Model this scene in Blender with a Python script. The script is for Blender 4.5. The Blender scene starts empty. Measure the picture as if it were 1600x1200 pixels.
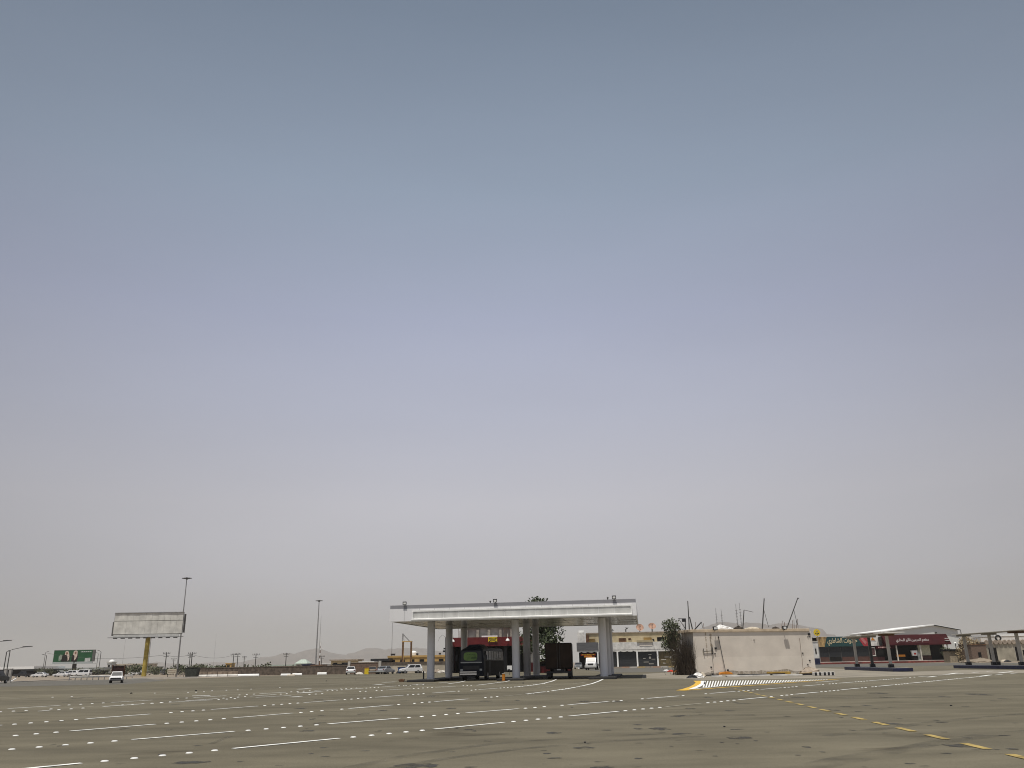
import bpy, math, random
from mathutils import Vector, Matrix, Euler
random.seed(11)
R = math.radians
SC = bpy.context.scene
COL = SC.collection

# ------------------------------------------------------------------ camera model
F = 1297.0
PITCH = math.atan(436.5 / F)
ROLL = math.atan(0.0180)
H = 1.5
cp, sp = math.cos(PITCH), math.sin(PITCH)
cr, sr = math.cos(ROLL), math.sin(ROLL)
def ray(px, py):
    x = (px - 800) / F; y = -(py - 600) / F
    a = x * cr + y * sr; b = -x * sr + y * cr
    return (a, cp - b * sp, sp + b * cp)
def G(px, py, z=0.0):                       # photo pixel -> point on the ground (or on height z)
    d = ray(px, py); t = (z - H) / d[2]
    return Vector((d[0] * t, d[1] * t, z))
def P(px, py, D):                           # photo pixel -> point at distance D ahead
    d = ray(px, py); t = D / d[1]
    return Vector((d[0] * t, D, H + d[2] * t))
def hor(px): return 1036.57 - 0.0180 * (px - 800)
def X(px, D): return P(px, hor(px), D).x
def Z(px, py, D): return P(px, py, D).z

# ------------------------------------------------------------------ materials
MATS = {}
def mat(name, col, rough=0.7, metal=0.0, var=0.12, scale=3.0, bump=0.0, detail=4, col2=None, stretch=None, spec=0.4):
    if name in MATS: return MATS[name]
    m = bpy.data.materials.new(name); m.use_nodes = True
    nt = m.node_tree; n = nt.nodes; l = nt.links
    b = n['Principled BSDF']
    b.inputs['Roughness'].default_value = rough
    b.inputs['Metallic'].default_value = metal
    b.inputs['Specular IOR Level'].default_value = spec
    tc = n.new('ShaderNodeTexCoord')
    mp = n.new('ShaderNodeMapping')
    if stretch: mp.inputs['Scale'].default_value = stretch
    l.new(tc.outputs['Object'], mp.inputs['Vector'])
    no = n.new('ShaderNodeTexNoise'); no.inputs['Scale'].default_value = scale; no.inputs['Detail'].default_value = detail
    l.new(mp.outputs['Vector'], no.inputs['Vector'])
    rp = n.new('ShaderNodeValToRGB')
    lo = [max(0, c * (1 - var * 1.6)) for c in col[:3]] + [1]
    hi = list(col2[:3]) + [1] if col2 else [min(1, c * (1 + var)) for c in col[:3]] + [1]
    if col2: lo = list(col[:3]) + [1]
    rp.color_ramp.elements[0].position = 0.32; rp.color_ramp.elements[0].color = lo
    rp.color_ramp.elements[1].position = 0.68; rp.color_ramp.elements[1].color = hi
    l.new(no.outputs['Fac'], rp.inputs['Fac'])
    l.new(rp.outputs['Color'], b.inputs['Base Color'])
    if bump:
        bp = n.new('ShaderNodeBump'); bp.inputs['Strength'].default_value = bump; bp.inputs['Distance'].default_value = 0.02
        n2 = n.new('ShaderNodeTexNoise'); n2.inputs['Scale'].default_value = scale * 8; n2.inputs['Detail'].default_value = 3
        l.new(tc.outputs['Object'], n2.inputs['Vector'])
        l.new(n2.outputs['Fac'], bp.inputs['Height']); l.new(bp.outputs['Normal'], b.inputs['Normal'])
    MATS[name] = m
    return m
def leafmat(name, c1, c2):
    if name in MATS: return MATS[name]
    m = bpy.data.materials.new(name); m.use_nodes = True
    nt = m.node_tree; n = nt.nodes; l = nt.links; b = n['Principled BSDF']
    b.inputs['Roughness'].default_value = 0.65
    g = n.new('ShaderNodeNewGeometry'); rp = n.new('ShaderNodeValToRGB')
    rp.color_ramp.elements[0].color = (*c1, 1); rp.color_ramp.elements[1].color = (*c2, 1)
    l.new(g.outputs['Random Per Island'], rp.inputs['Fac']); l.new(rp.outputs['Color'], b.inputs['Base Color'])
    MATS[name] = m; return m

M_white = mat('white_paint', (.78, .78, .76), .5, var=.06)
M_dirtywhite = mat('dirty_white', (.66, .64, .60), .7, var=.15, scale=1.2)
M_cladding = mat('pale_cladding', (.78, .775, .78), .38, 0.0, var=.05, scale=.5, stretch=(1, 1, .3))
M_cladtop = mat('grey_cladding', (.27, .27, .29), .45, var=.06, scale=.6)
M_signpanel = mat('weathered_sign_panel', (.52, .52, .50), .65, var=.10, scale=1.0, stretch=(1.2, 1, .35))
M_soffit = mat('metal_soffit', (.62, .60, .57), .16, .85, var=.10, scale=.25, bump=.25)
M_pillar = mat('pillar_paint', (.74, .74, .755), .5, var=.07, scale=.9, stretch=(1, 1, .3))
M_black = mat('black_paint', (.018, .018, .02), .5, var=.2)
M_rubber = mat('rubber', (.015, .015, .015), .8, var=.1)
M_rim = mat('wheel_metal', (.35, .35, .36), .4, .7, var=.1)
M_glass = mat('dark_glass', (.02, .022, .025), .3, var=.1, spec=.3)
M_chrome = mat('chrome', (.7, .7, .7), .25, .9, var=.05)
M_lampwhite = mat('lamp_lens', (.75, .75, .72), .2, var=.03)
M_lampred = mat('red_lens', (.16, .012, .01), .3, var=.05)
M_steel = mat('galvanised_steel', (.30, .30, .30), .5, .4, var=.1, scale=2)
M_darksteel = mat('dark_steel', (.07, .068, .065), .6, .3, var=.15)
M_yellowpole = mat('yellow_pole_paint', (.42, .32, .065), .5, var=.18, scale=1.2)
M_board = mat('bare_board', (.60, .59, .545), .75, var=.13, scale=.6)
M_boarddark = mat('board_seam', (.12, .115, .11), .8)
M_green = mat('green_poster', (.012, .085, .03), .55, var=.12, scale=.4)
M_robe = mat('dark_robe', (.012, .008, .007), .8)
M_cream = mat('cream_print', (.60, .50, .42), .8, var=.1)
M_stucco = mat('white_stucco', (.665, .605, .53), .85, var=.06, scale=.6, bump=.2)
M_stain = mat('wall_grime', (.34, .28, .22), .9, var=.2, scale=2)
M_roofslab = mat('roof_slab_plaster', (.58, .47, .34), .85, var=.14, scale=1.5)
M_concrete = mat('concrete', (.36, .34, .31), .9, var=.14, scale=1.2, bump=.3)
M_conclight = mat('pale_concrete', (.50, .47, .42), .9, var=.1, scale=1.0)
M_kerbblack = mat('black_kerb', (.02, .02, .022), .75, var=.2)
M_blue = mat('blue_kerb', (.010, .014, .05), .6, var=.25, scale=2)
M_red = mat('red_fascia', (.115, .008, .009), .5, var=.12, scale=.7)
M_maroon = mat('maroon_awning', (.040, .004, .006), .6, var=.15, scale=.6, spec=.12)
M_teal = mat('teal_sign', (.010, .052, .054), .55, var=.12)
M_yellowwall = mat('yellow_wall', (.48, .40, .25), .85, var=.14, scale=.6)
M_tan = mat('tan_wall', (.48, .31, .11), .85, var=.15, scale=.5)
M_beige = mat('beige_wall', (.50, .44, .35), .9, var=.12, scale=.6)
M_brownwall = mat('brown_block_wall', (.12, .095, .075), .95, var=.3, scale=1.6, bump=.5)
M_shutter = mat('dark_shutter', (.035, .037, .04), .55, .2, var=.15, stretch=(1, 1, 8))
M_shutterbrown = mat('olive_shutter', (.13, .10, .045), .6, var=.15)
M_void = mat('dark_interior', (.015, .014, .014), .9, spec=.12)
M_corr = mat('grey_corrugated', (.13, .13, .135), .6, .2, var=.2, stretch=(.3, 1, 8))
M_orange = mat('orange_plastic', (.55, .20, .015), .5, var=.12)
M_redsign = mat('red_sign', (.45, .03, .01), .5)
M_yellowsign = mat('yellow_sign', (.72, .52, .02), .5, var=.06)
M_rust = mat('rusty_steel', (.14, .07, .035), .85, var=.3, scale=2)
M_copper = mat('rusty_dish', (.40, .24, .17), .75, var=.25, scale=1.5)
M_bark = mat('bark', (.10, .075, .05), .95, var=.3, scale=3)
M_twig = mat('dead_twig', (.055, .040, .028), .95, var=.35, scale=2)
M_leafdark = leafmat('dark_leaves', (.010, .018, .006), (.055, .075, .022))
M_leafgreen = leafmat('green_leaves', (.022, .034, .012), (.115, .13, .06))
M_leafdusty = leafmat('dusty_leaves', (.04, .05, .025), (.13, .13, .07))
M_straw = leafmat('straw_leaves', (.20, .15, .08), (.40, .32, .19))
M_busblue = mat('bus_navy', (.007, .010, .017), .45, var=.2, spec=.12)
M_busbrown = mat('bus_side_brown', (.017, .012, .008), .6, var=.35, scale=2.2, spec=.12)
M_truckbox = mat('truck_box_brown', (.017, .011, .008), .6, var=.25, scale=1.5, spec=.12)
M_sticker = mat('green_sticker', (.13, .22, .05), .5, var=.2, scale=2)
M_sky = mat('painted_sky_reflection', (.85, .85, .86), .5, var=.05)  # pale colour for the sky reflection painted on the bus windows
M_asphaltmark = mat('road_white', (.80, .80, .77), .7, var=.16, scale=6)
M_markold = mat('road_white_faded', (.30, .28, .22), .8, var=.3, scale=5)
M_roadyellow = mat('road_yellow', (.66, .40, .04), .7, var=.15, scale=2)
M_roadyellowold = mat('road_yellow_faded', (.36, .265, .085), .8, var=.3, scale=4)
M_stud = mat('ceramic_stud', (.72, .72, .70), .3, var=.03)
M_sack = mat('plastic_sack', (.70, .69, .67), .6, var=.12, scale=4)
M_greensheet = mat('pale_green_sheet', (.40, .46, .40), .6, var=.1)
M_gable = mat('pale_gable_sheet', (.60, .61, .59), .6, var=.06, stretch=(6, 1, 1))
M_greysheet = mat('grey_sheet', (.36, .38, .37), .55, .1, var=.08, stretch=(6, 1, 1))
M_roofwhite = mat('white_sheet_roof', (.82, .82, .80), .5, var=.05)

def asphalt():
    m = bpy.data.materials.new('asphalt'); m.use_nodes = True
    nt = m.node_tree; n = nt.nodes; l = nt.links; b = n['Principled BSDF']
    b.inputs['Roughness'].default_value = 0.9
    b.inputs['Specular IOR Level'].default_value = 0.12
    tc = n.new('ShaderNodeTexCoord')
    def noise(sc, det, st=None):
        mp = n.new('ShaderNodeMapping')
        if st: mp.inputs['Scale'].default_value = st
        l.new(tc.outputs['Object'], mp.inputs['Vector'])
        t = n.new('ShaderNodeTexNoise'); t.inputs['Scale'].default_value = sc; t.inputs['Detail'].default_value = det
        l.new(mp.outputs['Vector'], t.inputs['Vector']); return t
    big = noise(.06, 5); med = noise(.9, 6, (.45, 1, 1)); fine = noise(45, 3); st = noise(.42, 3, (.5, 1, 1)); tr = noise(.12, 3, (.12, 1, 1))
    def ramp(src, p0, c0, p1, c1):
        r = n.new('ShaderNodeValToRGB'); r.color_ramp.elements[0].position = p0; r.color_ramp.elements[1].position = p1
        r.color_ramp.elements[0].color = c0; r.color_ramp.elements[1].color = c1
        l.new(src.outputs['Fac'], r.inputs['Fac']); return r
    base = ramp(big, .3, (.134, .119, .084, 1), .7, (.166, .149, .108, 1))
    def mul(a, r, f):
        x = n.new('ShaderNodeMix'); x.data_type = 'RGBA'; x.blend_type = 'MULTIPLY'; x.inputs['Factor'].default_value = f
        l.new(a, x.inputs[6]); l.new(r.outputs['Color'], x.inputs[7]); return x.outputs[2]
    o = mul(base.outputs['Color'], ramp(med, .3, (.70, .70, .70, 1), .7, (1.12, 1.12, 1.12, 1)), .85)
    o = mul(o, ramp(fine, .25, (.6, .6, .6, 1), .75, (1.25, 1.25, 1.25, 1)), .65)
    o = mul(o, ramp(st, .26, (.42, .40, .38, 1), .33, (1, 1, 1, 1)), .8)
    o = mul(o, ramp(tr, .40, (.84, .84, .84, 1), .6, (1.05, 1.05, 1.04, 1)), .9)
    l.new(o, b.inputs['Base Color'])
    bp = n.new('ShaderNodeBump'); bp.inputs['Strength'].default_value = .35; bp.inputs['Distance'].default_value = .01
    l.new(fine.outputs['Fac'], bp.inputs['Height']); l.new(bp.outputs['Normal'], b.inputs['Normal'])
    return m
M_asphalt = asphalt()
M_road = mat('road_asphalt', (.105, .098, .082), .9, var=.12, scale=.3)
M_sand = mat('sandy_ground', (.235, .195, .148), .95, var=.2, scale=.15, bump=.2)
M_apron = mat('dusty_concrete_apron', (.235, .21, .165), .95, var=.15, scale=.4)
M_hill = mat('rock_hill', (.11, .088, .078), .95, var=.2, scale=.01)

def stainmat():
    m = bpy.data.materials.new('oil_stain'); m.use_nodes = True
    nt = m.node_tree; n = nt.nodes; l = nt.links; b = n['Principled BSDF']
    b.inputs['Base Color'].default_value = (.035, .032, .028, 1); b.inputs['Roughness'].default_value = .7
    tc = n.new('ShaderNodeTexCoord'); t = n.new('ShaderNodeTexNoise'); t.inputs['Scale'].default_value = 3.5; t.inputs['Detail'].default_value = 6
    l.new(tc.outputs['Object'], t.inputs['Vector'])
    r = n.new('ShaderNodeValToRGB'); r.color_ramp.elements[0].position = .4; r.color_ramp.elements[1].position = .62
    r.color_ramp.elements[1].color = (.85, .85, .85, 1)
    l.new(t.outputs['Fac'], r.inputs['Fac']); l.new(r.outputs['Color'], b.inputs['Alpha'])
    return m
M_oil = stainmat()

# ------------------------------------------------------------------ mesh builder
class MB:
    def __init__(s): s.v = []; s.f = []; s.smooth = []; s.mi = []; s.cur = 0
    def add(s, vs, fs, sm=False):
        o = len(s.v); s.v += [tuple(v) for v in vs]
        for f in fs: s.f.append([i + o for i in f]); s.smooth.append(sm); s.mi.append(s.cur)
        return s
    def box(s, x0, x1, y0, y1, z0, z1, M=None):
        vs = [Vector((x, y, z)) for z in (z0, z1) for y in (y0, y1) for x in (x0, x1)]
        if M: vs = [M @ v for v in vs]
        return s.add(vs, [(0, 2, 3, 1), (4, 5, 7, 6), (0, 1, 5, 4), (2, 6, 7, 3), (0, 4, 6, 2), (1, 3, 7, 5)])
    def tube(s, pts, r, n=8, r1=None, cap=True):
        pts = [Vector(p) for p in pts]; k = len(pts); vs = []
        for i, p in enumerate(pts):
            d = (pts[min(i + 1, k - 1)] - pts[max(i - 1, 0)]).normalized()
            a = d.cross(Vector((0, 0, 1)) if abs(d.z) < .9 else Vector((1, 0, 0))).normalized(); b = d.cross(a)
            rr = r if r1 is None else r + (r1 - r) * i / (k - 1)
            for j in range(n):
                t = 2 * math.pi * j / n
                vs.append(p + a * math.cos(t) * rr + b * math.sin(t) * rr)
        fs = [(i * n + j, i * n + (j + 1) % n, (i + 1) * n + (j + 1) % n, (i + 1) * n + j) for i in range(k - 1) for j in range(n)]
        s.add(vs, fs, True)
        if cap:
            s.add(vs[:n], [tuple(range(n))]); s.add(vs[-n:], [tuple(reversed(range(n)))])
        return s
    def prism(s, poly, axis, a0, a1, M=None):   # poly 2D; axis 'y' -> (x,z) outline, 'x' -> (y,z), 'z' -> (x,y)
        n = len(poly)
        def mk(p, a): return Vector((p[0], a, p[1])) if axis == 'y' else Vector((a, p[0], p[1])) if axis == 'x' else Vector((p[0], p[1], a))
        vs = [mk(p, a0) for p in poly] + [mk(p, a1) for p in poly]
        if M: vs = [M @ v for v in vs]
        fs = [tuple(range(n)), tuple(range(2 * n - 1, n - 1, -1))] + [(i, (i + 1) % n, n + (i + 1) % n, n + i) for i in range(n)]
        return s.add(vs, fs)
    def loft(s, rings, sm=False, cap=True):
        n = len(rings[0]); vs = [p for r in rings for p in r]
        fs = [(i * n + j, i * n + (j + 1) % n, (i + 1) * n + (j + 1) % n, (i + 1) * n + j) for i in range(len(rings) - 1) for j in range(n)]
        if cap: fs += [tuple(range(n - 1, -1, -1)), tuple(range(len(vs) - n, len(vs)))]
        return s.add(vs, fs, sm)
    def sphere(s, c, rx, ry=None, rz=None, nu=12, nv=8, v0=-90, v1=90):
        ry = rx if ry is None else ry; rz = rx if rz is None else rz
        rings = []
        for i in range(nv + 1):
            t = R(v0 + (v1 - v0) * i / nv)
            rings.append([Vector((c[0] + rx * math.cos(t) * math.cos(2 * math.pi * j / nu), c[1] + ry * math.cos(t) * math.sin(2 * math.pi * j / nu), c[2] + rz * math.sin(t))) for j in range(nu)])
        return s.loft(rings, True, False)
    def quad(s, a, b, c, d): return s.add([a, b, c, d], [(0, 1, 2, 3)])
    def build(s, name, m, parent=None, label=None, bevel=0):
        me = bpy.data.meshes.new(name); me.from_pydata(s.v, [], s.f)
        me.polygons.foreach_set('use_smooth', s.smooth)
        ms = m if isinstance(m, (list, tuple)) else [m]
        for q in ms: me.materials.append(q)
        me.polygons.foreach_set('material_index', s.mi); me.update()
        import bmesh
        bm = bmesh.new(); bm.from_mesh(me); bmesh.ops.recalc_face_normals(bm, faces=bm.faces); bm.to_mesh(me); bm.free()
        o = bpy.data.objects.new(name, me); COL.objects.link(o)
        if parent: o.parent = parent
        if label: o['label'] = label
        if bevel:
            bv = o.modifiers.new('bevel', 'BEVEL'); bv.width = bevel; bv.segments = 2; bv.limit_method = 'ANGLE'
        return o
def tag(o, label, cat, group=None, kind=None):
    o['label'] = label; o['category'] = cat
    if group: o['group'] = group
    if kind: o['kind'] = kind
    return o
def struct(o, kind='structure'):
    o['kind'] = kind; return o
def thing(name, label, cat, loc, rz=0, group=None, scale=1):
    o = bpy.data.objects.new(name, None); COL.objects.link(o)
    o.location = loc; o.rotation_euler = (0, 0, rz); o.scale = (scale,) * 3; o.empty_display_size = .3
    return tag(o, label, cat, group)
def bx(name, m, parent, *a, label=None, bevel=0):
    return MB().box(*a).build(name, m, parent, label, bevel)
def dup(o, loc, rz=None, label=None, group=None, scale=None):
    r = o.copy(); COL.objects.link(r); r.location = loc
    if rz is not None: r.rotation_euler = (0, 0, rz)
    if scale: r.scale = (scale,) * 3
    if label: r['label'] = label
    if group: r['group'] = group
    for ch in list(o.children):
        c = ch.copy(); COL.objects.link(c); c.parent = r
        for g in list(ch.children):
            d = g.copy(); COL.objects.link(d); d.parent = c
    return r

# Arabic shaping into presentation forms, in visual order
AR = {'ا': (0xFE8D, 0), 'أ': (0xFE83, 0), 'ب': (0xFE8F, 1), 'ت': (0xFE95, 1), 'ح': (0xFEA1, 1), 'خ': (0xFEA5, 1), 'د': (0xFEA9, 0),
      'ر': (0xFEAD, 0), 'ز': (0xFEAF, 0), 'ش': (0xFEB5, 1), 'ط': (0xFEC1, 1), 'ع': (0xFEC9, 1), 'ل': (0xFEDD, 1), 'م': (0xFEE1, 1),
      'ن': (0xFEE5, 1), 'و': (0xFEED, 0), 'ي': (0xFEF1, 1), '\u0001': (0xFEF7, 0)}
def arabic(t):
    t = t.replace('لأ', '\u0001'); out = []
    for i, c in enumerate(t):
        if c not in AR: out.append(c); continue
        base, dual = AR[c]
        prev = i > 0 and t[i - 1] in AR and AR[t[i - 1]][1] == 1
        nxt = dual and i + 1 < len(t) and t[i + 1] in AR
        k = (3 if nxt else 1) if prev else (2 if nxt else 0)
        out.append(chr(base + k))
    return ''.join(reversed(out))
def text(name, body, m, parent, x, y, z, width, height, bold=.012, label=None):
    cu = bpy.data.curves.new('lettering', 'FONT'); cu.body = body; cu.offset = bold; cu.extrude = .02
    o = bpy.data.objects.new('lettering', cu); COL.objects.link(o)
    bpy.context.view_layer.update()
    dg = bpy.context.evaluated_depsgraph_get()
    me = bpy.data.meshes.new_from_object(o.evaluated_get(dg))
    bpy.data.objects.remove(o)
    xs = [v.co.x for v in me.vertices]; ys = [v.co.y for v in me.vertices]
    x0, x1, y0, y1 = min(xs), max(xs), min(ys), max(ys)
    for v in me.vertices:
        v.co = Vector((x + (v.co.x - x0) / (x1 - x0) * width, y - v.co.z, z + (v.co.y - y0) / (y1 - y0) * height))
    me.materials.clear(); me.materials.append(m)
    t = bpy.data.objects.new(name, me); COL.objects.link(t); t.parent = parent
    if label: t['label'] = label
    return t

# ------------------------------------------------------------------ setting: ground, roads
ground = MB().add([(-12000, -300, 0), (12000, -300, 0), (12000, 11800, 0), (-12000, 11800, 0)], [(0, 1, 2, 3)]).build('ground', M_sand); struct(ground)
lot = MB().add([Vector((-75, -60, .006)), Vector((130, -60, .006)), G(1700, 1036, .006), G(1500, 1035.2, .006), G(1275, 1036.5, .006), G(1060, 1042.3, .006), G(880, 1044.6, .006), G(720, 1050, .006), G(540, 1053.5, .006), G(430, 1055.5, .006), G(300, 1060, .006), G(180, 1063.5, .006), G(0, 1068, .006), G(-60, 1071, .006)], [tuple(range(14))]).build('asphalt_lot', M_asphalt); struct(lot)
road = MB().add([G(-150, 1075, .012), G(-30, 1073.5, .012), G(200, 1069, .012), G(262, 1062.5, .012), G(230, 1060.8, .012), G(120, 1062.8, .012), G(0, 1066.5, .012), G(-150, 1068.5, .012)], [tuple(range(8))]).build('road', M_road); struct(road)
road2 = MB().add([G(950, 1051, .012), G(1062, 1049.5, .012), G(1275, 1043, .012), G(1600, 1038, .012), G(1600, 1035.5, .012), G(1275, 1036.8, .012), G(1060, 1042.6, .012), G(900, 1044.8, .012)], [tuple(range(8))]).build('shop_road', M_road); struct(road2)
apron = MB().add([G(1003, 1060, .012), G(1066, 1060.5, .012), G(1100, 1062.5, .012), G(1300, 1059.5, .012), G(1500, 1053.5, .012), G(1620, 1051, .012), G(1620, 1047, .012), G(1500, 1047, .012), G(1410, 1050, .012), G(1330, 1046, .012), G(1275, 1043.4, .012), G(1062, 1049.7, .012), G(1005, 1053, .012)], [tuple(range(13))]).build('concrete_apron', M_apron); struct(apron)
stain = MB(); rs0 = random.Random(77)
for px, py, w, h in [(1030, 1138.5, 34, 4.5), (1065, 1147, 36, 4), (1155, 1152.5, 40, 5), (913, 1168.5, 34, 4.5), (1128, 1160, 6, 2), (1060, 1118.6, 30, 3), (865, 1145, 24, 3), (948, 1141, 16, 2), (1180, 1157, 8, 2), (652, 1196, 70, 8), (300, 1191, 60, 5), (1395, 1131, 30, 4), (1530, 1085, 40, 3), (850, 1172, 12, 2), (855, 1177, 14, 2), (480, 1142, 22, 2.5), (1370, 1083, 30, 2), (1500, 1165, 50, 6), (1260, 1167, 14, 3), (940, 1199, 40, 4)] + [(rs0.uniform(620, 1600), rs0.uniform(1085, 1200), rs0.uniform(5, 26), rs0.uniform(.8, 2.2)) for _ in range(90)] + [(rs0.uniform(20, 620), rs0.uniform(1090, 1200), rs0.uniform(5, 20), rs0.uniform(.8, 2.0)) for _ in range(30)]:
    c = G(px, py, .011); k = []  # one stain outline
    ex = (G(px + w / 2, py, .011) - c).length; ey = (G(px, py - h / 2, .011) - c).length
    for j in range(18):
        t = 2 * math.pi * j / 18; q = random.uniform(.75, 1.1)
        k.append((c.x + ex * q * math.cos(t), c.y + ey * q * math.sin(t), .011))
    stain.add(k, [tuple(range(18))])
struct(stain.build('ground_stains', M_oil))

def track(pts, w0):
    k = MB(); g = [G(*p, .011) for p in pts]; L_ = []; R_ = []
    for i, q in enumerate(g):
        d = (g[min(i + 1, len(g) - 1)] - g[max(i - 1, 0)]).normalized(); sd_ = Vector((-d.y, d.x, 0)) * w0 * random.uniform(.7, 1.15); L_.append(q + sd_); R_.append(q - sd_)
    k.add(L_ + R_, [(i, i + 1, len(g) + i + 1, len(g) + i) for i in range(len(g) - 1)]); return struct(k.build('tyre_track', M_track))
M_track = stainmat(); M_track.name = 'tyre_track'; M_track.node_tree.nodes['Noise Texture'].inputs['Scale'].default_value = 1.3
_r = M_track.node_tree.nodes['Color Ramp'].color_ramp; _r.elements[0].position = .38; _r.elements[1].position = .75; _r.elements[1].color = (.34, .34, .34, 1)
track([(1230, 1205), (1320, 1187), (1400, 1172), (1470, 1159), (1540, 1149), (1620, 1141)], .32)
track([(1290, 1150), (1380, 1138), (1460, 1128), (1550, 1119), (1640, 1112)], .22)
track([(520, 1205), (640, 1180), (760, 1163), (900, 1152), (1040, 1146)], .16)
track([(560, 1210), (690, 1186), (810, 1170), (950, 1158), (1100, 1150)], .16)
track([(880, 1125), (960, 1120), (1060, 1118), (1180, 1117)], .3)
track([(1000, 1096), (1120, 1092), (1280, 1090), (1450, 1089)], .4)
track([(330, 1162), (360, 1150), (395, 1143)], .08)
# ---- lane markings and studs
mark = MB(); markold = MB()
def strip(mb, a, b, w, z=.016):
    a = Vector((a[0], a[1], z)); b = Vector((b[0], b[1], z)); d = (b - a).normalized(); s = Vector((-d.y, d.x, 0)) * w / 2
    mb.quad(a - s, b - s, b + s, a + s)
studs = []
def lane(p0, p1, anchor, period=5.5, dash=2.6, w=.15, n=5, x0=-40, x1=1650, old=(), oldall=False, gaps=None):
    """a straight broken lane line through two photo points; dashes start at the anchor's phase, studs fill the gaps"""
    a, b = G(*p0), G(*p1); d = (b - a).normalized()
    sl = (p1[1] - p0[1]) / (p1[0] - p0[0])
    at = lambda px: G(px, p0[1] + sl * (px - p0[0]))
    s0 = (at(anchor) - a).dot(d); lo = (at(x0) - a).dot(d); hi = (at(x1) - a).dot(d)
    k0 = math.floor((lo - s0) / period); k = k0
    while s0 + k * period < hi:
        t = s0 + k * period
        u, v = max(t, lo), min(t + dash, hi)
        if v > u:
            strip(markold if (oldall or random.random() < .06) else mark, a + d * u, a + d * v, w * random.uniform(.85, 1.1))
        g = period - dash
        for j in range(n):
            q = t + dash + g * (j + .75) / (n + .5)
            if lo < q < hi and random.random() > .14: studs.append(a + d * q)
        k += 1
lane((72, 1199), (1480, 1062.3), 364, x0=-20, x1=1620)
lane((0, 1173), (1390, 1061.5), 206, x0=-30, x1=1560)
lane((0, 1152), (800, 1087), 365, x0=-30, x1=815)
lane((5, 1133.5), (800, 1074), 330, x0=-30, x1=806)
lane((14, 1112), (737, 1071), 400, x0=-20, x1=745)
lane((120, 1107.5), (727, 1064.5), 391, x0=60, x1=700, n=4)
lane((14, 1107.5), (438, 1082.4), 174, x0=-20, x1=560, n=4)
lane((49, 1091), (310, 1080.5), 134, x0=-20, x1=380, n=2, oldall=True)
lane((270, 1084), (522, 1069.6), 400, x0=180, x1=620, n=3, oldall=True)
def polyline(pts, w, old=False):
    g = [G(*p) for p in pts]
    for i in range(len(g) - 1): strip(markold if old else mark, g[i], g[i + 1] + (g[i + 1] - g[i]).normalized() * .02, w)
def studline(pts, step):
    g = [G(*p) for p in pts]; acc = 0
    for i in range(len(g) - 1):
        L = (g[i + 1] - g[i]).length; d = (g[i + 1] - g[i]) / L; t = step - acc
        while t < L: studs.append(g[i] + d * t); t += step
        acc = (acc + L) % step
polyline([(822, 1084.8), (852, 1081.2)], .15); polyline([(862, 1079.8), (884, 1077), (900, 1074)], .15); polyline([(910, 1072), (925, 1068.5), (936, 1064.5), (942, 1061.5)], .17)
polyline([(806, 1073.6), (832, 1071), (850, 1068), (862, 1064.8), (869, 1062)], .16)
polyline([(745, 1071), (768, 1068.2), (790, 1065.3), (797, 1063.5)], .15)
polyline([(700, 1068.8), (717, 1066.4), (727, 1064.2)], .15)
studline([(815, 1085.8), (862, 1080), (900, 1074), (925, 1068.5), (940, 1063)], .9)
studline([(806, 1074), (850, 1068.3), (868, 1062.6)], .9)
studline([(745, 1071), (790, 1065.5)], 1.0)
studline([(620, 1072.5), (700, 1067)], 1.2)
polyline([(560, 1080), (690, 1068.5)], .12, True)
for p, q in [((466, 1077.3), (484, 1076.3)), ((466, 1083.3), (488, 1082.3)), ((585, 1070.4), (598, 1069.6)), ((300, 1087.8), (328, 1087)), ((598, 1066.5), (618, 1065.6)), ((455, 1089.5), (470, 1088.8))]:
    polyline([p, q], .45)
polyline([(118, 1077.3), (134, 1077)], .2, True)
polyline([(830, 1069), (858, 1066)], .14, True); polyline([(895, 1069), (916, 1066)], .14, True); polyline([(840, 1075), (864, 1072.6)], .14, True)
polyline([(1275, 1066.5), (1310, 1064)], .15); polyline([(1560, 1051.8), (1582, 1049.6)], .3); polyline([(1532, 1057), (1548, 1054.8)], .3); polyline([(1480, 1054), (1495, 1051.8)], .3); polyline([(1450, 1058.3), (1463, 1056.6)], .25)
studline([(150, 1059 + 12), (215, 1070)], 1.6)
studline([(300, 1061.5), (560, 1057), (640, 1055.5)], 2.6)
struct(mark.build('lane_markings', M_asphaltmark)); struct(markold.build('faded_lane_markings', M_markold))
# yellow broken line on the right
yl = MB(); a = G(1145, 1076); b = G(1570, 1178); d = (b - a).normalized(); L = (b - a).length
t = 0.6
while t < L + 6:
    strip(yl, a + d * t, a + d * (t + 1.05), .16); t += 1.85
struct(yl.build('yellow_lane_markings', M_roadyellowold))
# painted island in front of the white building
ys = MB(); wh = MB()
tip, nose, far = G(1064, 1079), G(1098, 1064.5), G(1312, 1061.6)
pts = [G(1064, 1079.2), G(1075, 1076.8), G(1085, 1073.5), G(1092, 1069.5), G(1094, 1066.5), G(1090, 1064)]
for i in range(5):
    strip(ys, pts[i], pts[i + 1], .55 + .02 * i)
strip(ys, G(1066, 1079.4, 0), G(1312, 1061.2, 0), .26, .017)
pw = [G(1080, 1077.2), G(1091, 1073), G(1098.5, 1068.5), G(1098, 1064.2)]
for i in range(3): strip(wh, pw[i], pw[i + 1], .3, .018)
strip(wh, G(1084, 1077), G(1125, 1072.6), .16, .018)
for i in range(46):
    u = i / 46
    x = 1101 + 195 * u
    y0 = 1064.3 - 2.2 * u; y1 = 1074.6 - 12.2 * u ** .95
    if y1 - y0 < .8: y1 = y0 + .8
    a_ = G(x + 1.0, y0); b_ = G(x - 2.0, y1)
    strip(wh, a_, b_, .085, .018)
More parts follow.
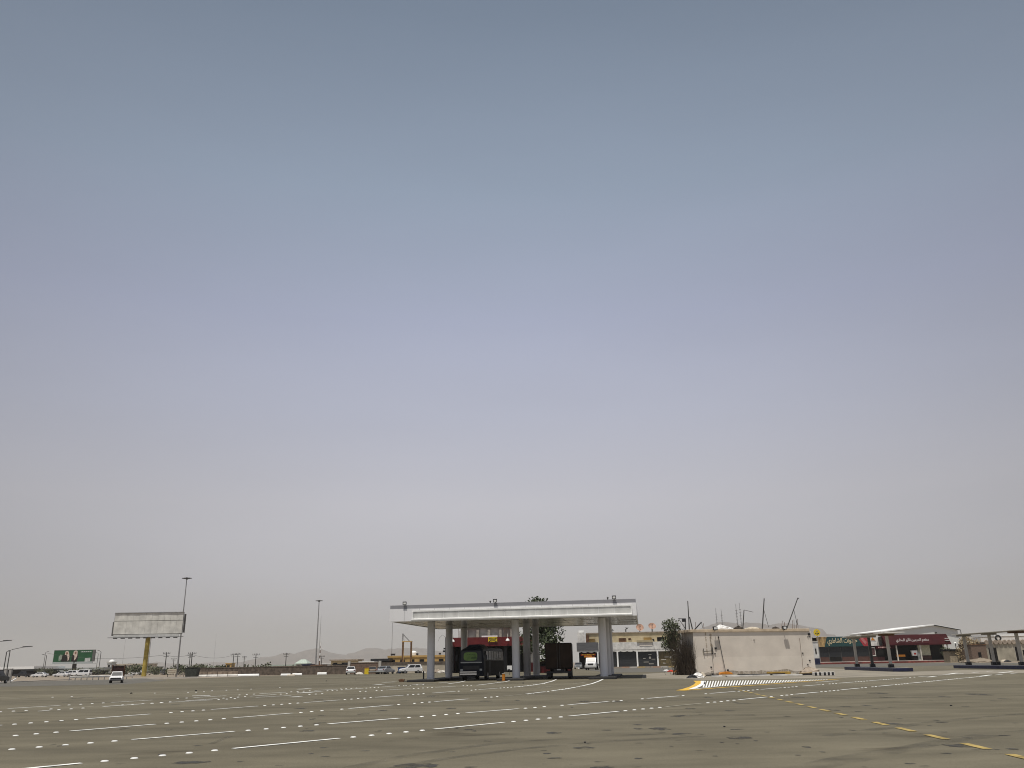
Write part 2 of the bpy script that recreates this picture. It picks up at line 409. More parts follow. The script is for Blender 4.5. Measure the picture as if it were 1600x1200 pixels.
struct(ys.build('yellow_island_marking', M_roadyellow)); struct(wh.build('white_hatch_marking', M_asphaltmark))

# studs: individual small domes
sb = MB(); rings = []
for zz, rr in ((0, .068), (.011, .06), (.018, .04)):
    rings.append([Vector((rr * math.cos(2 * math.pi * j / 10) * 1.0, rr * math.sin(2 * math.pi * j / 10), zz)) for j in range(10)])
sb.loft(rings)
studs = [p for p in studs if 8 < p.y < 150]
studs.sort(key=lambda p: p.length)
studs = studs[:295]
first = None
for p in studs:
    if first is None:
        first = sb.build('road_stud', M_stud); o = first
        tag(o, 'small white ceramic road stud filling a gap between painted lane dashes', 'road stud', 'white road studs along the lane lines')
    else:
        o = first.copy(); COL.objects.link(o)
    o.location = (p.x, p.y, .006)
print('studs', len(studs))
# ------------------------------------------------------------------ hills
def hill(name, D, depth, outline, base):
    mb = MB(); n = len(outline); rows = 7; vs = []
    xs = [X(px, D) for px, py in outline]
    zs = [max(0.5, Z(px, py, D)) for px, py in outline]
    for r in range(rows):
        f = r / (rows - 1)
        prof = math.sin(f * math.pi) ** .8 if f not in (0, 1) else 0
        for i in range(n):
            jit = random.uniform(-.08, .08) if 0 < r < rows - 1 and r != rows // 2 else 0
            vs.append((xs[i], D + depth * (f - .5) + random.uniform(-1, 1) * depth * .06, zs[i] * max(0, prof + jit)))
    fs = [(r * n + i, r * n + i + 1, (r + 1) * n + i + 1, (r + 1) * n + i) for r in range(rows - 1) for i in range(n - 1)]
    mb.add(vs, fs, True); o = mb.build(name, M_hill); struct(o); return o
def refine(ol, amp=.7):
    out = []
    for (x0, y0), (x1, y1) in zip(ol, ol[1:]):
        k = max(1, int(abs(x1 - x0) / 5))
        for j in range(k):
            t = j / k; out.append((x0 + (x1 - x0) * t, y0 + (y1 - y0) * t + random.uniform(-amp, amp)))
    out.append(ol[-1]); return out
hill('hill_range', 9000, 1300, refine([(330, 1042), (360, 1036), (390, 1033), (412, 1026), (430, 1026), (448, 1020), (462, 1022), (476, 1017), (488, 1013.5), (500, 1014), (512, 1019), (525, 1022), (545, 1023), (560, 1017), (576, 1012), (600, 1014.5), (625, 1013), (650, 1012), (680, 1016), (705, 1021), (740, 1028), (790, 1036)]), 0)
hill('hill_range', 10000, 900, refine([(190, 1047), (225, 1038), (245, 1034), (262, 1036), (300, 1038), (340, 1034), (380, 1040), (420, 1042)]), 0)
hill('hill_range', 7400, 1200, refine([(1050, 1031), (1075, 990), (1095, 984), (1115, 976), (1130, 971.5), (1143, 973), (1158, 976), (1172, 972.5), (1186, 974), (1205, 977), (1222, 974), (1240, 974.5), (1258, 977), (1275, 982), (1290, 988), (1305, 996), (1335, 1006), (1380, 1018), (1420, 1026)], .5), 0)
hill('hill_range', 10200, 700, refine([(1380, 1020), (1440, 1008), (1500, 995), (1530, 990), (1560, 992), (1600, 998), (1650, 1010), (1700, 1018)], .5), 0)

# ------------------------------------------------------------------ fuel canopy
o0 = G(608.5, 971.5, 5.5)
TH = R(-8.3)
CW, CD, ZB, ZT = 23.6, 20.3, 5.5, 7.0
can = thing('fuel_canopy', 'long pale grey petrol station canopy on nine round pillars with an empty sign box', 'canopy', (o0.x, o0.y, 0), TH)
CM = Matrix.Translation((o0.x, o0.y, 0)) @ Matrix.Rotation(TH, 4, 'Z')
cu = MB(); t_ = .12
cu.box(0, CW, 0, t_, ZB, 6.66); cu.box(0, CW, CD - t_, CD, ZB, 6.66); cu.box(0, t_, t_, CD - t_, ZB, 6.66); cu.box(CW - t_, CW, t_, CD - t_, ZB, 6.66)
cu.build('fascia', M_cladding, can)
cu = MB(); cu.box(.03, CW - .03, .03, t_, 6.66, ZT); cu.box(.03, CW - .03, CD - t_, CD - .03, 6.66, ZT); cu.box(.03, t_, t_, CD - t_, 6.66, ZT); cu.box(CW - t_, CW - .03, t_, CD - t_, 6.66, ZT)
cu.build('parapet_band', M_cladtop, can)
bx('roof_deck', M_concrete, can, t_, CW - t_, t_, CD - t_, 6.1, 6.3)
sf = MB()
nu, nv = 13, 9
for i in range(nu):
    for j in range(nv):
        xa, xb = t_ + (CW - 2 * t_) * i / nu, t_ + (CW - 2 * t_) * (i + 1) / nu
        ya, yb = t_ + (CD - 2 * t_) * j / nv, t_ + (CD - 2 * t_) * (j + 1) / nv
        zz = ZB + .03 + random.uniform(0, .02); tl = random.uniform(-.012, .012)
        sf.add([(xa + .012, ya + .012, zz + tl), (xb - .012, ya + .012, zz - tl), (xb - .012, yb - .012, zz - tl), (xa + .012, yb - .012, zz + tl)], [(0, 1, 2, 3)])
sf.build('soffit_panels', M_soffit, can)
bx('soffit_backing', M_dirtywhite, can, t_, CW - t_, t_, CD - t_, ZB + .07, ZB + .12)
# seams of the fascia cladding
sm = MB()
for i in range(1, 16):
    x = CW * i / 16
    if x < 2.2: sm.box(x - .008, x + .008, -.006, -.001, ZB, 6.66)
    else: sm.box(x - .008, x + .008, -.006, -.001, 6.5, 6.66)
sm.build('fascia_joint', M_cladtop, can)
# sign box on the front: projecting lips round a recessed dirty panel
sx0, sx1 = 2.25, 23.2
fr = MB()
fr.box(sx0, sx1, -.07, -.002, 6.36, 6.50); fr.prism([(-.002, 5.44), (-.34, 5.44), (-.42, 5.56), (-.42, 5.66), (-.002, 5.74)], 'x', sx0, sx1)
fr.box(sx0, sx0 + .10, -.12, -.002, 5.74, 6.36); fr.box(sx1 - .12, sx1, -.12, -.002, 5.74, 6.34)
sgn = fr.build('sign_box', M_white, can)
pn = MB(); n = 14
for i in range(n):
    a = sx0 + .11 + (sx1 - sx0 - .23) * i / n; b = sx0 + .11 + (sx1 - sx0 - .23) * (i + 1) / n
    pn.box(a + .018, b - .018, -.02 - .006 * random.random(), -.003, 5.75, 6.33)
pn.build('sign_panel', M_signpanel, sgn)
pu = [3.4, 11.8, 20.2]; pv = [3.0, 11.0, 18.9]
ISL = .2
pr = MB().tube([(0, 0, ISL), (0, 0, ZB + .02)], .37, 28, cap=False)
firstp = None
for u in pu:
    for v in pv:
        if firstp is None: firstp = pr.build('pillar', M_pillar, can); o = firstp
        else: o = firstp.copy(); COL.objects.link(o); o.parent = can
        o.location = (u, v, 0)
fl = []
for u in (1.5, 10.35, 21.6):
    f = MB(); f.box(-.05, .05, -.02, .10, ZT - .02, ZT + .12); f.box(-.24, .24, -.22, -.06, ZT + .08, ZT + .50)
    f.box(-.30, .30, -.26, -.22, ZT + .04, ZT + .12); f.box(-.30, .30, -.26, -.22, ZT + .46, ZT + .54); f.box(-.30, -.22, -.26, -.22, ZT + .12, ZT + .46); f.box(.22, .30, -.26, -.22, ZT + .12, ZT + .46)
    f.box(-.26, .26, -.06, -.02, ZT + .1, ZT + .48); q = f.build('floodlight', M_black, can); k_ = .62; q.location = (u, 0, ZT * (1 - k_)); q.scale = (k_, k_, k_)
    MB().box(-.20, .20, -.235, -.222, ZT + .13, ZT + .44).build('lens', M_lampwhite, q)
for u, hh in ((9.85, .12), (21.0, .16)):
    f = MB(); f.tube([(0, .1, ZT - .02), (0, .1, ZT + hh)], .05, 6); f.sphere((0, .1, ZT + hh), .09); q = f.build('roof_vent', M_darksteel, can); q.location = (u, 0, 0)
# islands under the pillar rows
for i, u in enumerate(pu):
    lab = ['left', 'middle', 'right'][i]
    ob = thing('pump_island', ['black kerbed pump island under the canopy pillars beside the dark bus', 'black kerbed pump island between the dark bus and the box truck', 'black kerbed pump island under the boxy row of pillars nearest the shops'][i], 'pump island', CM @ Vector((u, 0, 0)), TH, 'pump islands under the canopy')
    w = 1.25 if i != 0 else 1.3
    MB().box(-w + .0, w, -.9, CD - .4, .004, ISL - .01).build('kerb', M_kerbblack, ob, bevel=.03)
    MB().box(-w + .12, w - .12, -.78, CD - .52, ISL - .008, ISL).build('top_slab', mat('shadow_dark_concrete', (.05, .048, .045), .8, var=.3, scale=.8), ob)  # slab colour darkened to carry the canopy's shadow
# fuel pumps are gone; a few leftovers
q = CM @ Vector((11.8 - .55, -1.15, 0))
bo = thing('bollard', 'short orange guard post at the corner of the middle pump island', 'bollard', (q.x, q.y, 0), TH)
MB().tube([(0, 0, 0), (0, 0, .62)], .14, 14).build('post', M_orange, bo); MB().tube([(0, 0, .006), (0, 0, .05)], .2, 14).build('base', M_rust, bo)
MB().tube([(0, 0, .62), (0, 0, .66)], .16, 14).build('cap', M_conclight, bo)
q = CM @ Vector((3.4 - .35, 1.6, ISL))
bo = thing('guard_post', 'thin black guard post before the leftmost front canopy pillar', 'bollard', q, TH)
MB().tube([(0, 0, 0), (0, 0, .75)], .07, 10).build('post', M_black, bo); MB().tube([(0, 0, 0), (0, 0, .03)], .14, 10).build('base', M_black, bo)
q = G(627.5, 1065.5)
br = thing('valve_box', 'small rusty brown valve box standing on the asphalt left of the pump island', 'box', q)
MB().box(-.22, .22, -.18, .18, 0, .1).box(-.28, .28, -.2, .2, .1, .24).build('body', M_rust, br, bevel=.02); MB().box(-.1, .1, -.06, .06, .24, .28).build('lid', M_black, br)

# ------------------------------------------------------------------ vehicles
def wheel(parent, x, y, r=.32, w=.2):
    t = MB(); t.tube([(0, -w / 2, 0), (0, w / 2, 0)], r, 16)
    o = t.build('wheel', M_rubber, parent); o.location = (x, y, r)
    s = 1 if y > 0 else -1
    MB().tube([(0, s * w / 2, 0), (0, s * (w / 2 + .012), 0)], r * .6, 12).build('rim', M_rim, o)
def lamp(parent, name, m, x, y, z, dx, dy, dz):
    MB().box(x - dx, x + dx, y - dy, y + dy, z - dz, z + dz).build(name, m, parent)
def glasspanel(mb, pts): mb.add([Vector(p) for p in pts], [(0, 1, 2, 3)])
KIND = {  # length, width, hull outline (x,z), cabin base/top x ranges, belt z, roof z
    'sedan': (4.6, 1.76, [(-2.28, .32), (-2.3, .72), (-2.2, .93), (-1.35, .97), (1.0, .93), (2.0, .78), (2.28, .66), (2.3, .34)], (-1.75, 1.15), (-1.05, .25), .93, 1.44),
    'suv': (4.7, 1.86, [(-2.3, .38), (-2.34, .8), (-2.28, 1.08), (1.0, 1.08), (2.05, .95), (2.3, .8), (2.33, .42)], (-2.25, 1.2), (-1.95, .45), 1.06, 1.74),
    'pickup': (5.2, 1.82, [(-2.6, .45), (-2.62, .98), (-.75, 1.0), (1.0, 1.03), (2.2, .92), (2.52, .75), (2.55, .45)], (-.72, 1.15), (-.55, .45), 1.0, 1.72),
    'van': (4.9, 1.86, [(-2.4, .38), (-2.44, 1.05), (1.5, 1.08), (2.2, .92), (2.42, .72), (2.44, .4)], (-2.4, 1.75), (-2.3, .95), 1.05, 1.95),
}
def car(name, label, cat, loc, yaw, paint, kind='sedan', group=None, scale=1.0):
    Lc, Wc, hull, cb, ct, zb, zt = KIND[kind]
    t = thing(name, label, cat, (loc[0], loc[1], 0.006), yaw, group, scale)
    w = Wc / 2
    b = MB(); b.prism(hull, 'y', -w, w)
    wt = w - .2
    lo = [(cb[0], -w + .05, zb), (cb[1], -w + .05, zb), (cb[1], w - .05, zb), (cb[0], w - .05, zb)]
    hi = [(ct[0], -wt, zt), (ct[1], -wt, zt), (ct[1], wt, zt), (ct[0], wt, zt)]
    b.loft([[Vector(p) for p in lo], [Vector(p) for p in hi]])
    b.build('body', paint, t, bevel=.05)
    g = MB(); e = .016
    def lerp(p, q, f): return Vector(p) + (Vector(q) - Vector(p)) * f
    for (a, bb, nrm) in ((0, 1, (0, -1, .3)), (1, 2, (1, 0, .5)), (2, 3, (0, 1, .3)), (3, 0, (-1, 0, .5))):
        A, B, C, D_ = lo[a], lo[bb], hi[bb], hi[a]
        nv_ = Vector(nrm).normalized() * e
        cuts = [(.05, .95)] if a in (1, 3) else [(.10, .50), (.54, .90)]
        if a in (0, 2) and kind == 'pickup': cuts = [(.08, .9)]
        for f0, f1 in cuts:
            p1 = lerp(A, B, f0); p2 = lerp(A, B, f1); p3 = lerp(D_, C, f1); p4 = lerp(D_, C, f0)
            glasspanel(g, [p + nv_ for p in (lerp(p1, p4, .12), lerp(p2, p3, .12), lerp(p2, p3, .86), lerp(p1, p4, .86))])
    g.build('window', M_glass, t)
    xf, xr = hull[-1][0], hull[0][0]
    for s in (-1, 1):
        lamp(t, 'headlight', M_lampwhite, xf - .06, s * (w - .28), .68, .09, .2, .07)
        lamp(t, 'taillight', M_lampred, xr + .03, s * (w - .2), .8, .06, .14, .09)
        wheel(t, -Lc * .29, s * (w - .1)); wheel(t, Lc * .30, s * (w - .1))
    bx('bumper', M_black if kind == 'pickup' else M_greysheet, t, xf - .04, xf + .07, -w + .08, w - .08, .36, .52); bx('bumper', M_greysheet, t, xr - .08, xr + .04, -w + .08, w - .08, .40, .56)
    return t
P_white = mat('car_white', (.75, .75, .75), .3, var=.04)
P_silver = mat('car_silver', (.42, .43, .45), .3, .4, var=.04)
P_sand = mat('car_sand', (.20, .16, .115), .6, var=.12)
P_dark = mat('car_dark', (.03, .03, .034), .3, var=.1)
P_grey = mat('car_grey', (.14, .145, .15), .35, .3, var=.05)
wg = 'cars parked along the boundary walls'
g1 = Vector((X(548.5,167),167,0)); car('parked_car', 'white saloon parked nose to the dark stone wall', 'car', g1, R(100), P_white, group=wg)
g1 = Vector((X(582,168),168,0)); car('parked_car', 'dusty brown saloon parked beside a yellow crate by the walls', 'car', g1, R(100), P_sand, group=wg, scale=.95)
g1 = Vector((X(603,167),167,0)); car('parked_car', 'silver grey saloon in front of the pier where beige wall begins', 'car', g1, R(72), P_silver, group=wg)
g1 = Vector((X(594.5,167),167,0)); car('parked_car', 'dark hatchback half hidden behind the silver grey saloon', 'car', g1 + Vector((0, 3, 0)), R(80), P_dark, group=wg, scale=.9)
g1 = Vector((X(642,171),171,0)); car('parked_car', 'white estate car parked beside the blue skip at beige wall', 'car', g1, R(200), P_white, 'suv', group=wg, scale=.93)
# pickup driving on the road
g1 = G(181.5, 1067.2)
pk = car('pickup_truck', 'white pickup with tall dark caged load driving on the road towards the lot', 'pickup', g1, R(-69), P_white, 'pickup', scale=.8)
cg = MB(); cg.box(-2.5, -.8, -.85, .85, 1.0, 2.55); cg.build('load', mat('dark_red_load', (.035, .014, .012), .9, var=.4), pk)
cg = MB()
for y in (-.9, .9):
    for x in (-2.55, -1.65, -.75): cg.tube([(x, y, .95), (x, y, 2.75)], .04, 6)
    cg.tube([(-2.55, y, 2.7), (-.75, y, 2.7)], .04, 6); cg.tube([(-2.55, y, 1.5), (-.75, y, 1.5)], .03, 6)
cg.tube([(-.75, -.9, 2.7), (-.75, .9, 2.7)], .04, 6); cg.build('cargo_rack', M_rust, pk)
MB().box(2.5, 2.63, -.75, .75, .6, .82).build('grille', M_black, pk)
# far cars on the highway at left
hg = 'cars on the highway beyond the guard rail'
def farcar(px, py, yaw, paint, kind, label, name='highway_car', cat='car', sc=1.0):
    g1 = G(px, py); return car(name, label, cat, g1, R(yaw), paint, kind, hg, sc)
farcar(62, 1058.3, 176, P_white, 'sedan', 'white saloon on the highway just right of a black pickup')
farcar(35, 1058.3, 180, P_dark, 'pickup', 'black pickup on the highway behind the concrete gate posts', 'highway_pickup', 'pickup')
farcar(96, 1057.6, 178, P_white, 'sedan', 'white saloon on the highway below the green billboard, ahead of a white van')
farcar(117, 1057.0, 2, P_white, 'suv', 'white off-roader on the highway under the right end of green billboard')
farcar(129, 1056.8, 178, P_white, 'van', 'white van on the highway trailing the white off-roader')
farcar(214, 1055.2, 180, P_white, 'sedan', 'white saloon on the highway directly left of the yellow billboard pole')
farcar(250, 1054.2, 178, P_grey, 'suv', 'blue grey off-roader on the highway right of the yellow billboard pole')
g1 = G(-9, 1068.5); car('roadside_car', 'dark green car cut off by the picture edge beside concrete gate posts', 'car', g1, R(95), mat('car_olive', (.05, .05, .045), .35), 'suv')

# bus under the canopy
def bus():
    t = thing('minibus', 'dark navy and brown bus parked under the canopy with green windscreen sticker', 'bus', CM @ Vector((7.5, 2.6, 0)), TH + R(-3))
    w, L, zt = 1.22, 9.2, 3.02
    prof = []
    def ring(y, z0, z1, ww, wt):
        return [Vector((-ww, y, z0)), Vector((ww, y, z0)), Vector((ww, y, z1 - .9)), Vector((wt, y, z1 - .12)), Vector((wt - .25, y, z1)), Vector((-wt + .25, y, z1)), Vector((-wt, y, z1 - .12)), Vector((-ww, y, z1 - .9))]
    b = MB(); b.loft([ring(.0, .38, 1.7, w - .05, w - .12), ring(.06, .38, 2.78, w, w - .12), ring(.42, .38, zt - .06, w, w - .14), ring(1.0, .38, zt, w, w - .14), ring(L, .38, zt, w, w - .14)])
    b.build('body', M_busblue, t)
    MB().prism([(-.9, 3.0), (-.5, 3.32), (.5, 3.34), (.9, 3.0)], 'y', 1.2, 3.4).build('roof_unit', M_busblue, t)
    ws = MB(); ws.add([(-1.04, -.03, 1.72), (1.04, -.03, 1.72), (1.0, .035, 2.70), (-1.0, .035, 2.70)], [(0, 1, 2, 3)])
    wso = ws.build('windscreen', M_glass, t)
    def onws(x, f, o=.012): return Vector((x, -.03 + .065 * f - o, 1.72 + .98 * f))
    st = MB(); n = 26; c = []
    for j in range(n):
        a = 2 * math.pi * j / n; q = abs(math.cos(a)) ** .5 * (1 if math.cos(a) > 0 else -1); r_ = abs(math.sin(a)) ** .6 * (1 if math.sin(a) > 0 else -1)
        c.append(onws(-.08 + .68 * q, .50 + .40 * r_))
    st.add(c, [tuple(range(n))]); st.build('sticker', M_sticker, wso)
    tx = MB()
    for i in range(7): tx.quad(onws(-.05 + .09 * i, .28, .016), onws(.02 + .09 * i, .28, .016), onws(.02 + .09 * i, .40 + .05 * (i % 2), .016), onws(-.05 + .09 * i, .40 + .05 * (i % 3), .016))
    for i in range(10): tx.quad(onws(-.45 + .08 * i, .62, .016), onws(-.40 + .08 * i, .62, .016), onws(-.40 + .08 * i, .67 + .04 * (i % 2), .016), onws(-.45 + .08 * i, .67 + .04 * (i % 2), .016))
    tx.build('sticker_lettering', mat('sticker_ink', (.03, .07, .02), .6), wso)
    MB().box(-1.05, 1.05, -.05, .045, 1.60, 1.70).build('wiper_cowl', M_greysheet, t)
    MB().box(-1.1, .55, -.14, -.01, .52, .66).box(-1.1, .55, -.14, -.01, .74, .84).build('bumper', M_chrome, t)
    MB().box(-.8, .8, -.012, .002, 1.0, 1.35).build('grille', M_black, t)
    for s in (-1, 1):
        lamp(t, 'headlight', M_greysheet, s * .95, -.01, .98, .12, .02, .09)
        MB().tube([(s * 1.2, .3, 2.45), (s * 1.45, .05, 2.35)], .025, 6).box(min(s * 1.40, s * 1.56), max(s * 1.40, s * 1.56), -.03, .07, 1.85, 2.35).build('mirror', M_black, t)
    for i in range(7):
        y0 = 1.0 + i * 1.14
        m = MB(); m.box(1.165, 1.222, y0, y0 + 1.02, 1.86, 2.70)
        wo = m.build('side_window', M_glass, t)
        if i < 6: MB().box(1.226, 1.234, y0 + .06, y0 + .94, 1.90 + (.3 * (i - 3) / 3 if i > 3 else 0), 2.67).build('window_reflection', M_sky, wo)  # pale panes stand in for sky reflected in the glass
    MB().box(1.222, 1.232, .9, L - .1, .45, 1.78).build('side_panel', M_busbrown, t)
    d = MB().box(1.224, 1.238, 2.2, 2.95, .45, 1.8).build('door', M_busblue, t)
    for y in (1.7, 6.9):
        for s in (-1, 1): 
            o = MB().tube([(-.13, 0, 0), (.13, 0, 0)], .45, 16).build('wheel', M_rubber, t); o.location = (s * 1.1, y, .45)
            MB().tube([(s * .13, 0, 0), (s * .145, 0, 0)], .26, 12).build('rim', M_rim, o)
bus()
def boxtruck():
    t = thing('box_truck', 'dark brown box truck seen from behind, parked between the pump islands', 'truck', CM @ Vector((15.9, 3.2, 0)), R(-4.5))
    w = 1.28
    MB().box(-w, w, 0, 6.3, .95, 3.3).build('cargo_box', M_truckbox, t, bevel=.04)
    for s in (-1, 1):
        d = MB().box(min(s * .03, s * (w - .08)), max(s * .03, s * (w - .08)), -.05, -.002, 1.05, 3.2).build('rear_door', mat('truck_door_brown', (.028, .017, .010), .55, var=.25, scale=1.2, spec=.12), t)
        MB().tube([(s * .12, -.08, 1.0), (s * .12, -.08, 3.25)], .025, 6).build('lock_bar', M_darksteel, d)
        lamp(t, 'taillight', M_lampred, s * 1.0, -.02, .82, .16, .04, .07)
        for y in (1.5, 7.0):
            o = MB().tube([(-.16, 0, 0), (.16, 0, 0)], .48, 16).build('wheel', M_rubber, t); o.location = (s * 1.02, y, .48)
            MB().tube([(s * .16, 0, 0), (s * .17, 0, 0)], .28, 12).build('rim', M_rim, o)
        MB().box(s * 1.02 - .22, s * 1.02 + .22, .9, .93, .2, .6).build('mud_flap', M_black, t)
    MB().box(-1.2, 1.2, -.06, .05, .55, .70).build('bumper', M_black, t)
    MB().box(-.5, .5, .2, 7.6, .7, .95).build('chassis', M_black, t)
    MB().prism([(6.5, .6), (6.5, 2.6), (7.7, 2.6), (8.15, 1.7), (8.25, .6)], 'x', -1.1, 1.1).build('cab', M_busbrown, t, bevel=.05)
    MB().box(-.18, .18, -.08, -.055, .80, .92).build('number_plate', M_signpanel, t)
boxtruck()

# tow truck by the shops
def tow():
    g = G(925, 1046.8)
    t = thing('tow_truck', 'white recovery truck with amber beacon bar parked before the shop with red sign', 'truck', (g.x, g.y, .006), R(-100))
    MB().prism([(-.2, .55), (-.2, 2.25), (1.2, 2.3), (1.75, 1.5), (2.6, 1.35), (2.75, .55)], 'y', -1.0, 1.0).build('cab', P_white, t, bevel=.07)
    g_ = MB(); g_.add([(1.30, -.85, 2.22), (1.30, .85, 2.22), (1.76, .9, 1.55), (1.76, -.9, 1.55)], [(0, 1, 2, 3)]); 
    for s in (-1, 1): g_.add([(.1, s * 1.008, 1.5), (1.55, s * 1.008, 1.5), (1.15, s * 1.008, 2.15), (.1, s * 1.008, 2.15)], [(0, 1, 2, 3)])
    g_.build('window', M_glass, t)
    MB().box(-4.2, -.2, -1.05, 1.05, .75, .9).box(-4.2, -.3, -1.05, -.98, .9, 1.15).box(-4.2, -.3, .98, 1.05, .9, 1.15).build('flatbed', P_grey, t)
    MB().box(.3, .7, -.7, .7, 2.32, 2.46).build('beacon_bar', M_orange, t)
    MB().box(2.7, 2.95, -1.15, 1.15, .45, .85).build('bumper', M_signpanel, t, bevel=.05); MB().box(2.7, 2.8, -.55, .55, .9, 1.22).build('grille', M_black, t)
    for s in (-1, 1):
        lamp(t, 'headlight', M_lampwhite, 2.72, s * .8, 1.05, .05, .16, .12)
        for x in (1.75, -2.7):
            o = MB().tube([(0, -.13, 0), (0, .13, 0)], .42, 16).build('wheel', M_rubber, t); o.location = (x, s * .95, .42)
            MB().tube([(0, s * .13, 0), (0, s * .145, 0)], .24, 12).build('rim', M_rim, o)
        MB().box(1.5, 1.6, min(s * 1.02, s * 1.25), max(s * 1.02, s * 1.25), 1.5, 1.85).build('mirror', M_black, t)
tow()
g1 = G(904, 1045.5); car('parked_car', 'dark grey saloon parked left of the white recovery truck', 'car', g1, R(-96), P_grey)

# ------------------------------------------------------------------ white flat-roofed building
A_ = G(1088, 1054.8); B_ = G(1272.5, 1049.6)
B_ = A_ + (P(1272.5, hor(1272.5), A_.y + 3.5) - A_); B_.z = 0
wb_len = (B_ - A_).length; wb_a = math.atan2(B_.y - A_.y, B_.x - A_.x)
wb = thing('white_building', 'low pale stucco flat-roofed building with stained walls and bare steel on its roof', 'building', (A_.x, A_.y, 0), wb_a)
WM = Matrix.Translation((A_.x, A_.y, 0)) @ Matrix.Rotation(wb_a, 4, 'Z')
WH, WD = 4.62, 2.9
bx('wall', M_stucco, wb, 0, wb_len, 0, WD, 0, WH - .28)
MB().box(.02, wb_len - .02, -.006, -.001, .0, 1.75).build('lower_lit_band', mat('white_stucco_lit', (.705, .645, .565), .85, var=.05, scale=.6, bump=.2), wb)  # sunlit lower part of the wall painted as a lighter sheet
bx('roof_slab', M_roofslab, wb, -.32, wb_len - .25, -.11, WD + .2, WH - .28, WH, bevel=.02)
MB().box(-.012, -.001, .9, WD - .7, 0, 2.3).build('side_shade_panel', M_void, wb)  # dark panel painting the shade on the side wall, no real opening
st = MB()
def wallstain(px, w, z0, z1, wob=.04, m=M_stain):
    x = onwall(px, 1030)[0]
    k = MB(); n = 9; pts = [(x + random.uniform(-wob, wob), -.012 - .0 * i, z0 + (z1 - z0) * i / (n - 1)) for i in range(n)]
    k.tube(pts, w, 6); return k
def wx(px): 
    # local x on the front wall for a photo column
    d = ray(px, 1030); n = Vector((-math.sin(wb_a), math.cos(wb_a), 0)); k = A_.dot(n) / (d[0] * n.x + d[1] * n.y)
    q = WM.inverted() @ Vector((d[0] * k, d[1] * k, 0)); return q.x
def wz(px, py):
    d = ray(px, py); n = Vector((-math.sin(wb_a), math.cos(wb_a), 0)); k = A_.dot(n) / (d[0] * n.x + d[1] * n.y)
    return H + d[2] * k
def onwall(px, py):
    d = ray(px, py); n = Vector((-math.sin(wb_a), math.cos(wb_a), 0)); k = A_.dot(n) / (d[0] * n.x + d[1] * n.y)
    q = WM.inverted() @ Vector((d[0] * k, d[1] * k, H + d[2] * k)); return q.x, q.z
wallstain(1113, .022, .05, 4.1, .05).build('cable', M_darksteel, wb, label='dark cable hanging down the left part of the wall')
wallstain(1253, .016, .1, 3.6, .03).build('cable', M_rust, wb)
# H shaped bracket
b_ = MB()
(xa, za), (xb, zb_) = onwall(1099, 1018), onwall(1113, 1017)
b_.tube([(xa, -.08, za), (xb, -.08, zb_)], .035, 6); b_.tube([(xa, -.08, za - .35), (xa, -.08, za + .3)], .035, 6); b_.tube([(xb, -.08, zb_ - .35), (xb, -.08, zb_ + .35)], .05, 6)
b_.build('wall_bracket', M_darksteel, wb)
for px, py, s in [(1118, 1013, .12), (1117, 1021.5, .07), (1137, 1047, .1), (1111, 1042.5, .08), (1254, 1020.5, .07), (1265, 1032, .08), (1262, 1038.5, .07), (1113, 1053.5, .1), (1264, 991, .14), (1262, 995, .05), (1265, 995, .05), (1178, 1000, .05)]:
    x, z = onwall(px, py)
    MB().box(x - s, x + s, -.06, -.001, z - s * .8, z + s * .8).build('wall_fixture', M_black, wb)
dm = MB()
for px, py0, py1, w in [(1102, 988, 1030, .10), (1110, 990, 1022, .22), (1098, 1015, 1050, .04), (1232, 1026, 1044, .20), (1176, 999.5, 1000.5, .5), (1120, 1030, 1052, .3)]:
    x, z0 = onwall(px, py0); x2, z1 = onwall(px, py1)
    n = 8; L_ = []; R_ = []
    for i in range(n + 1):
        f = i / n; q = w * random.uniform(.5, 1.1) * (1 - .5 * f); zz = z0 + (z1 - z0) * f
        L_.append((x - q, -.004, zz)); R_.append((x + q, -.004, zz))
    dm.add(L_ + R_[::-1], [tuple(range(2 * n + 2))])
M_grime = stainmat(); M_grime.name = 'wall_stain'; M_grime.node_tree.nodes['Principled BSDF'].inputs['Base Color'].default_value = (.46, .385, .29, 1)
dm.build('stain', M_grime, wb)
# lower dirt band along the foot of the wall
fb = MB(); n = 30; up = []; dn = []
for i in range(n + 1):
    x = wb_len * i / n; up.append((x, -.006, .15 + .25 * random.random() * (1 if i < 22 else 1.4))); dn.append((x, -.006, 0))
fb.add(dn + up[::-1], [tuple(range(2 * n + 2))]); fb.build('dirt_band', M_grime, wb)
# roof clutter: each thing of its own
def onroof(px, py=None, back=1.0):
    """point on the roof slab at photo column px, `back` metres behind the front edge"""
    d = ray(px, 982); n = Vector((-math.sin(wb_a), math.cos(wb_a), 0)); k = (A_.dot(n) + back) / (d[0] * n.x + d[1] * n.y)
    return Vector((d[0] * k, d[1] * k, WH)), k
def rod(name, label, cat, px0, px1, py1, m, r=.05, back=.8, extra=None, group=None):
    p, k = onroof(px0, back=back)
    t = thing(name, label, cat, p, 0, group)
    q = P(px1, py1, p.y)
    mb = MB().tube([(0, 0, 0), (q.x - p.x, 0, q.z - p.z)], r, 8, r * .8); mb.build('shaft', m, t)
    MB().box(-.12, .12, -.12, .12, 0, .02).build('base_plate', M_rust, t)
    for (ax, ay, bx_, by_, rr) in (extra or []):
        a = P(ax, ay, p.y) - p; b = P(bx_, by_, p.y) - p
        MB().tube([a, b], rr, 6).build('brace', m, t)
    return t
gr = 'steel posts on the white building roof'
rod('roof_post', 'tall dark steel post at the left end of the white building roof', 'post', 1077, 1074.6, 939, M_darksteel, .06, group=gr)
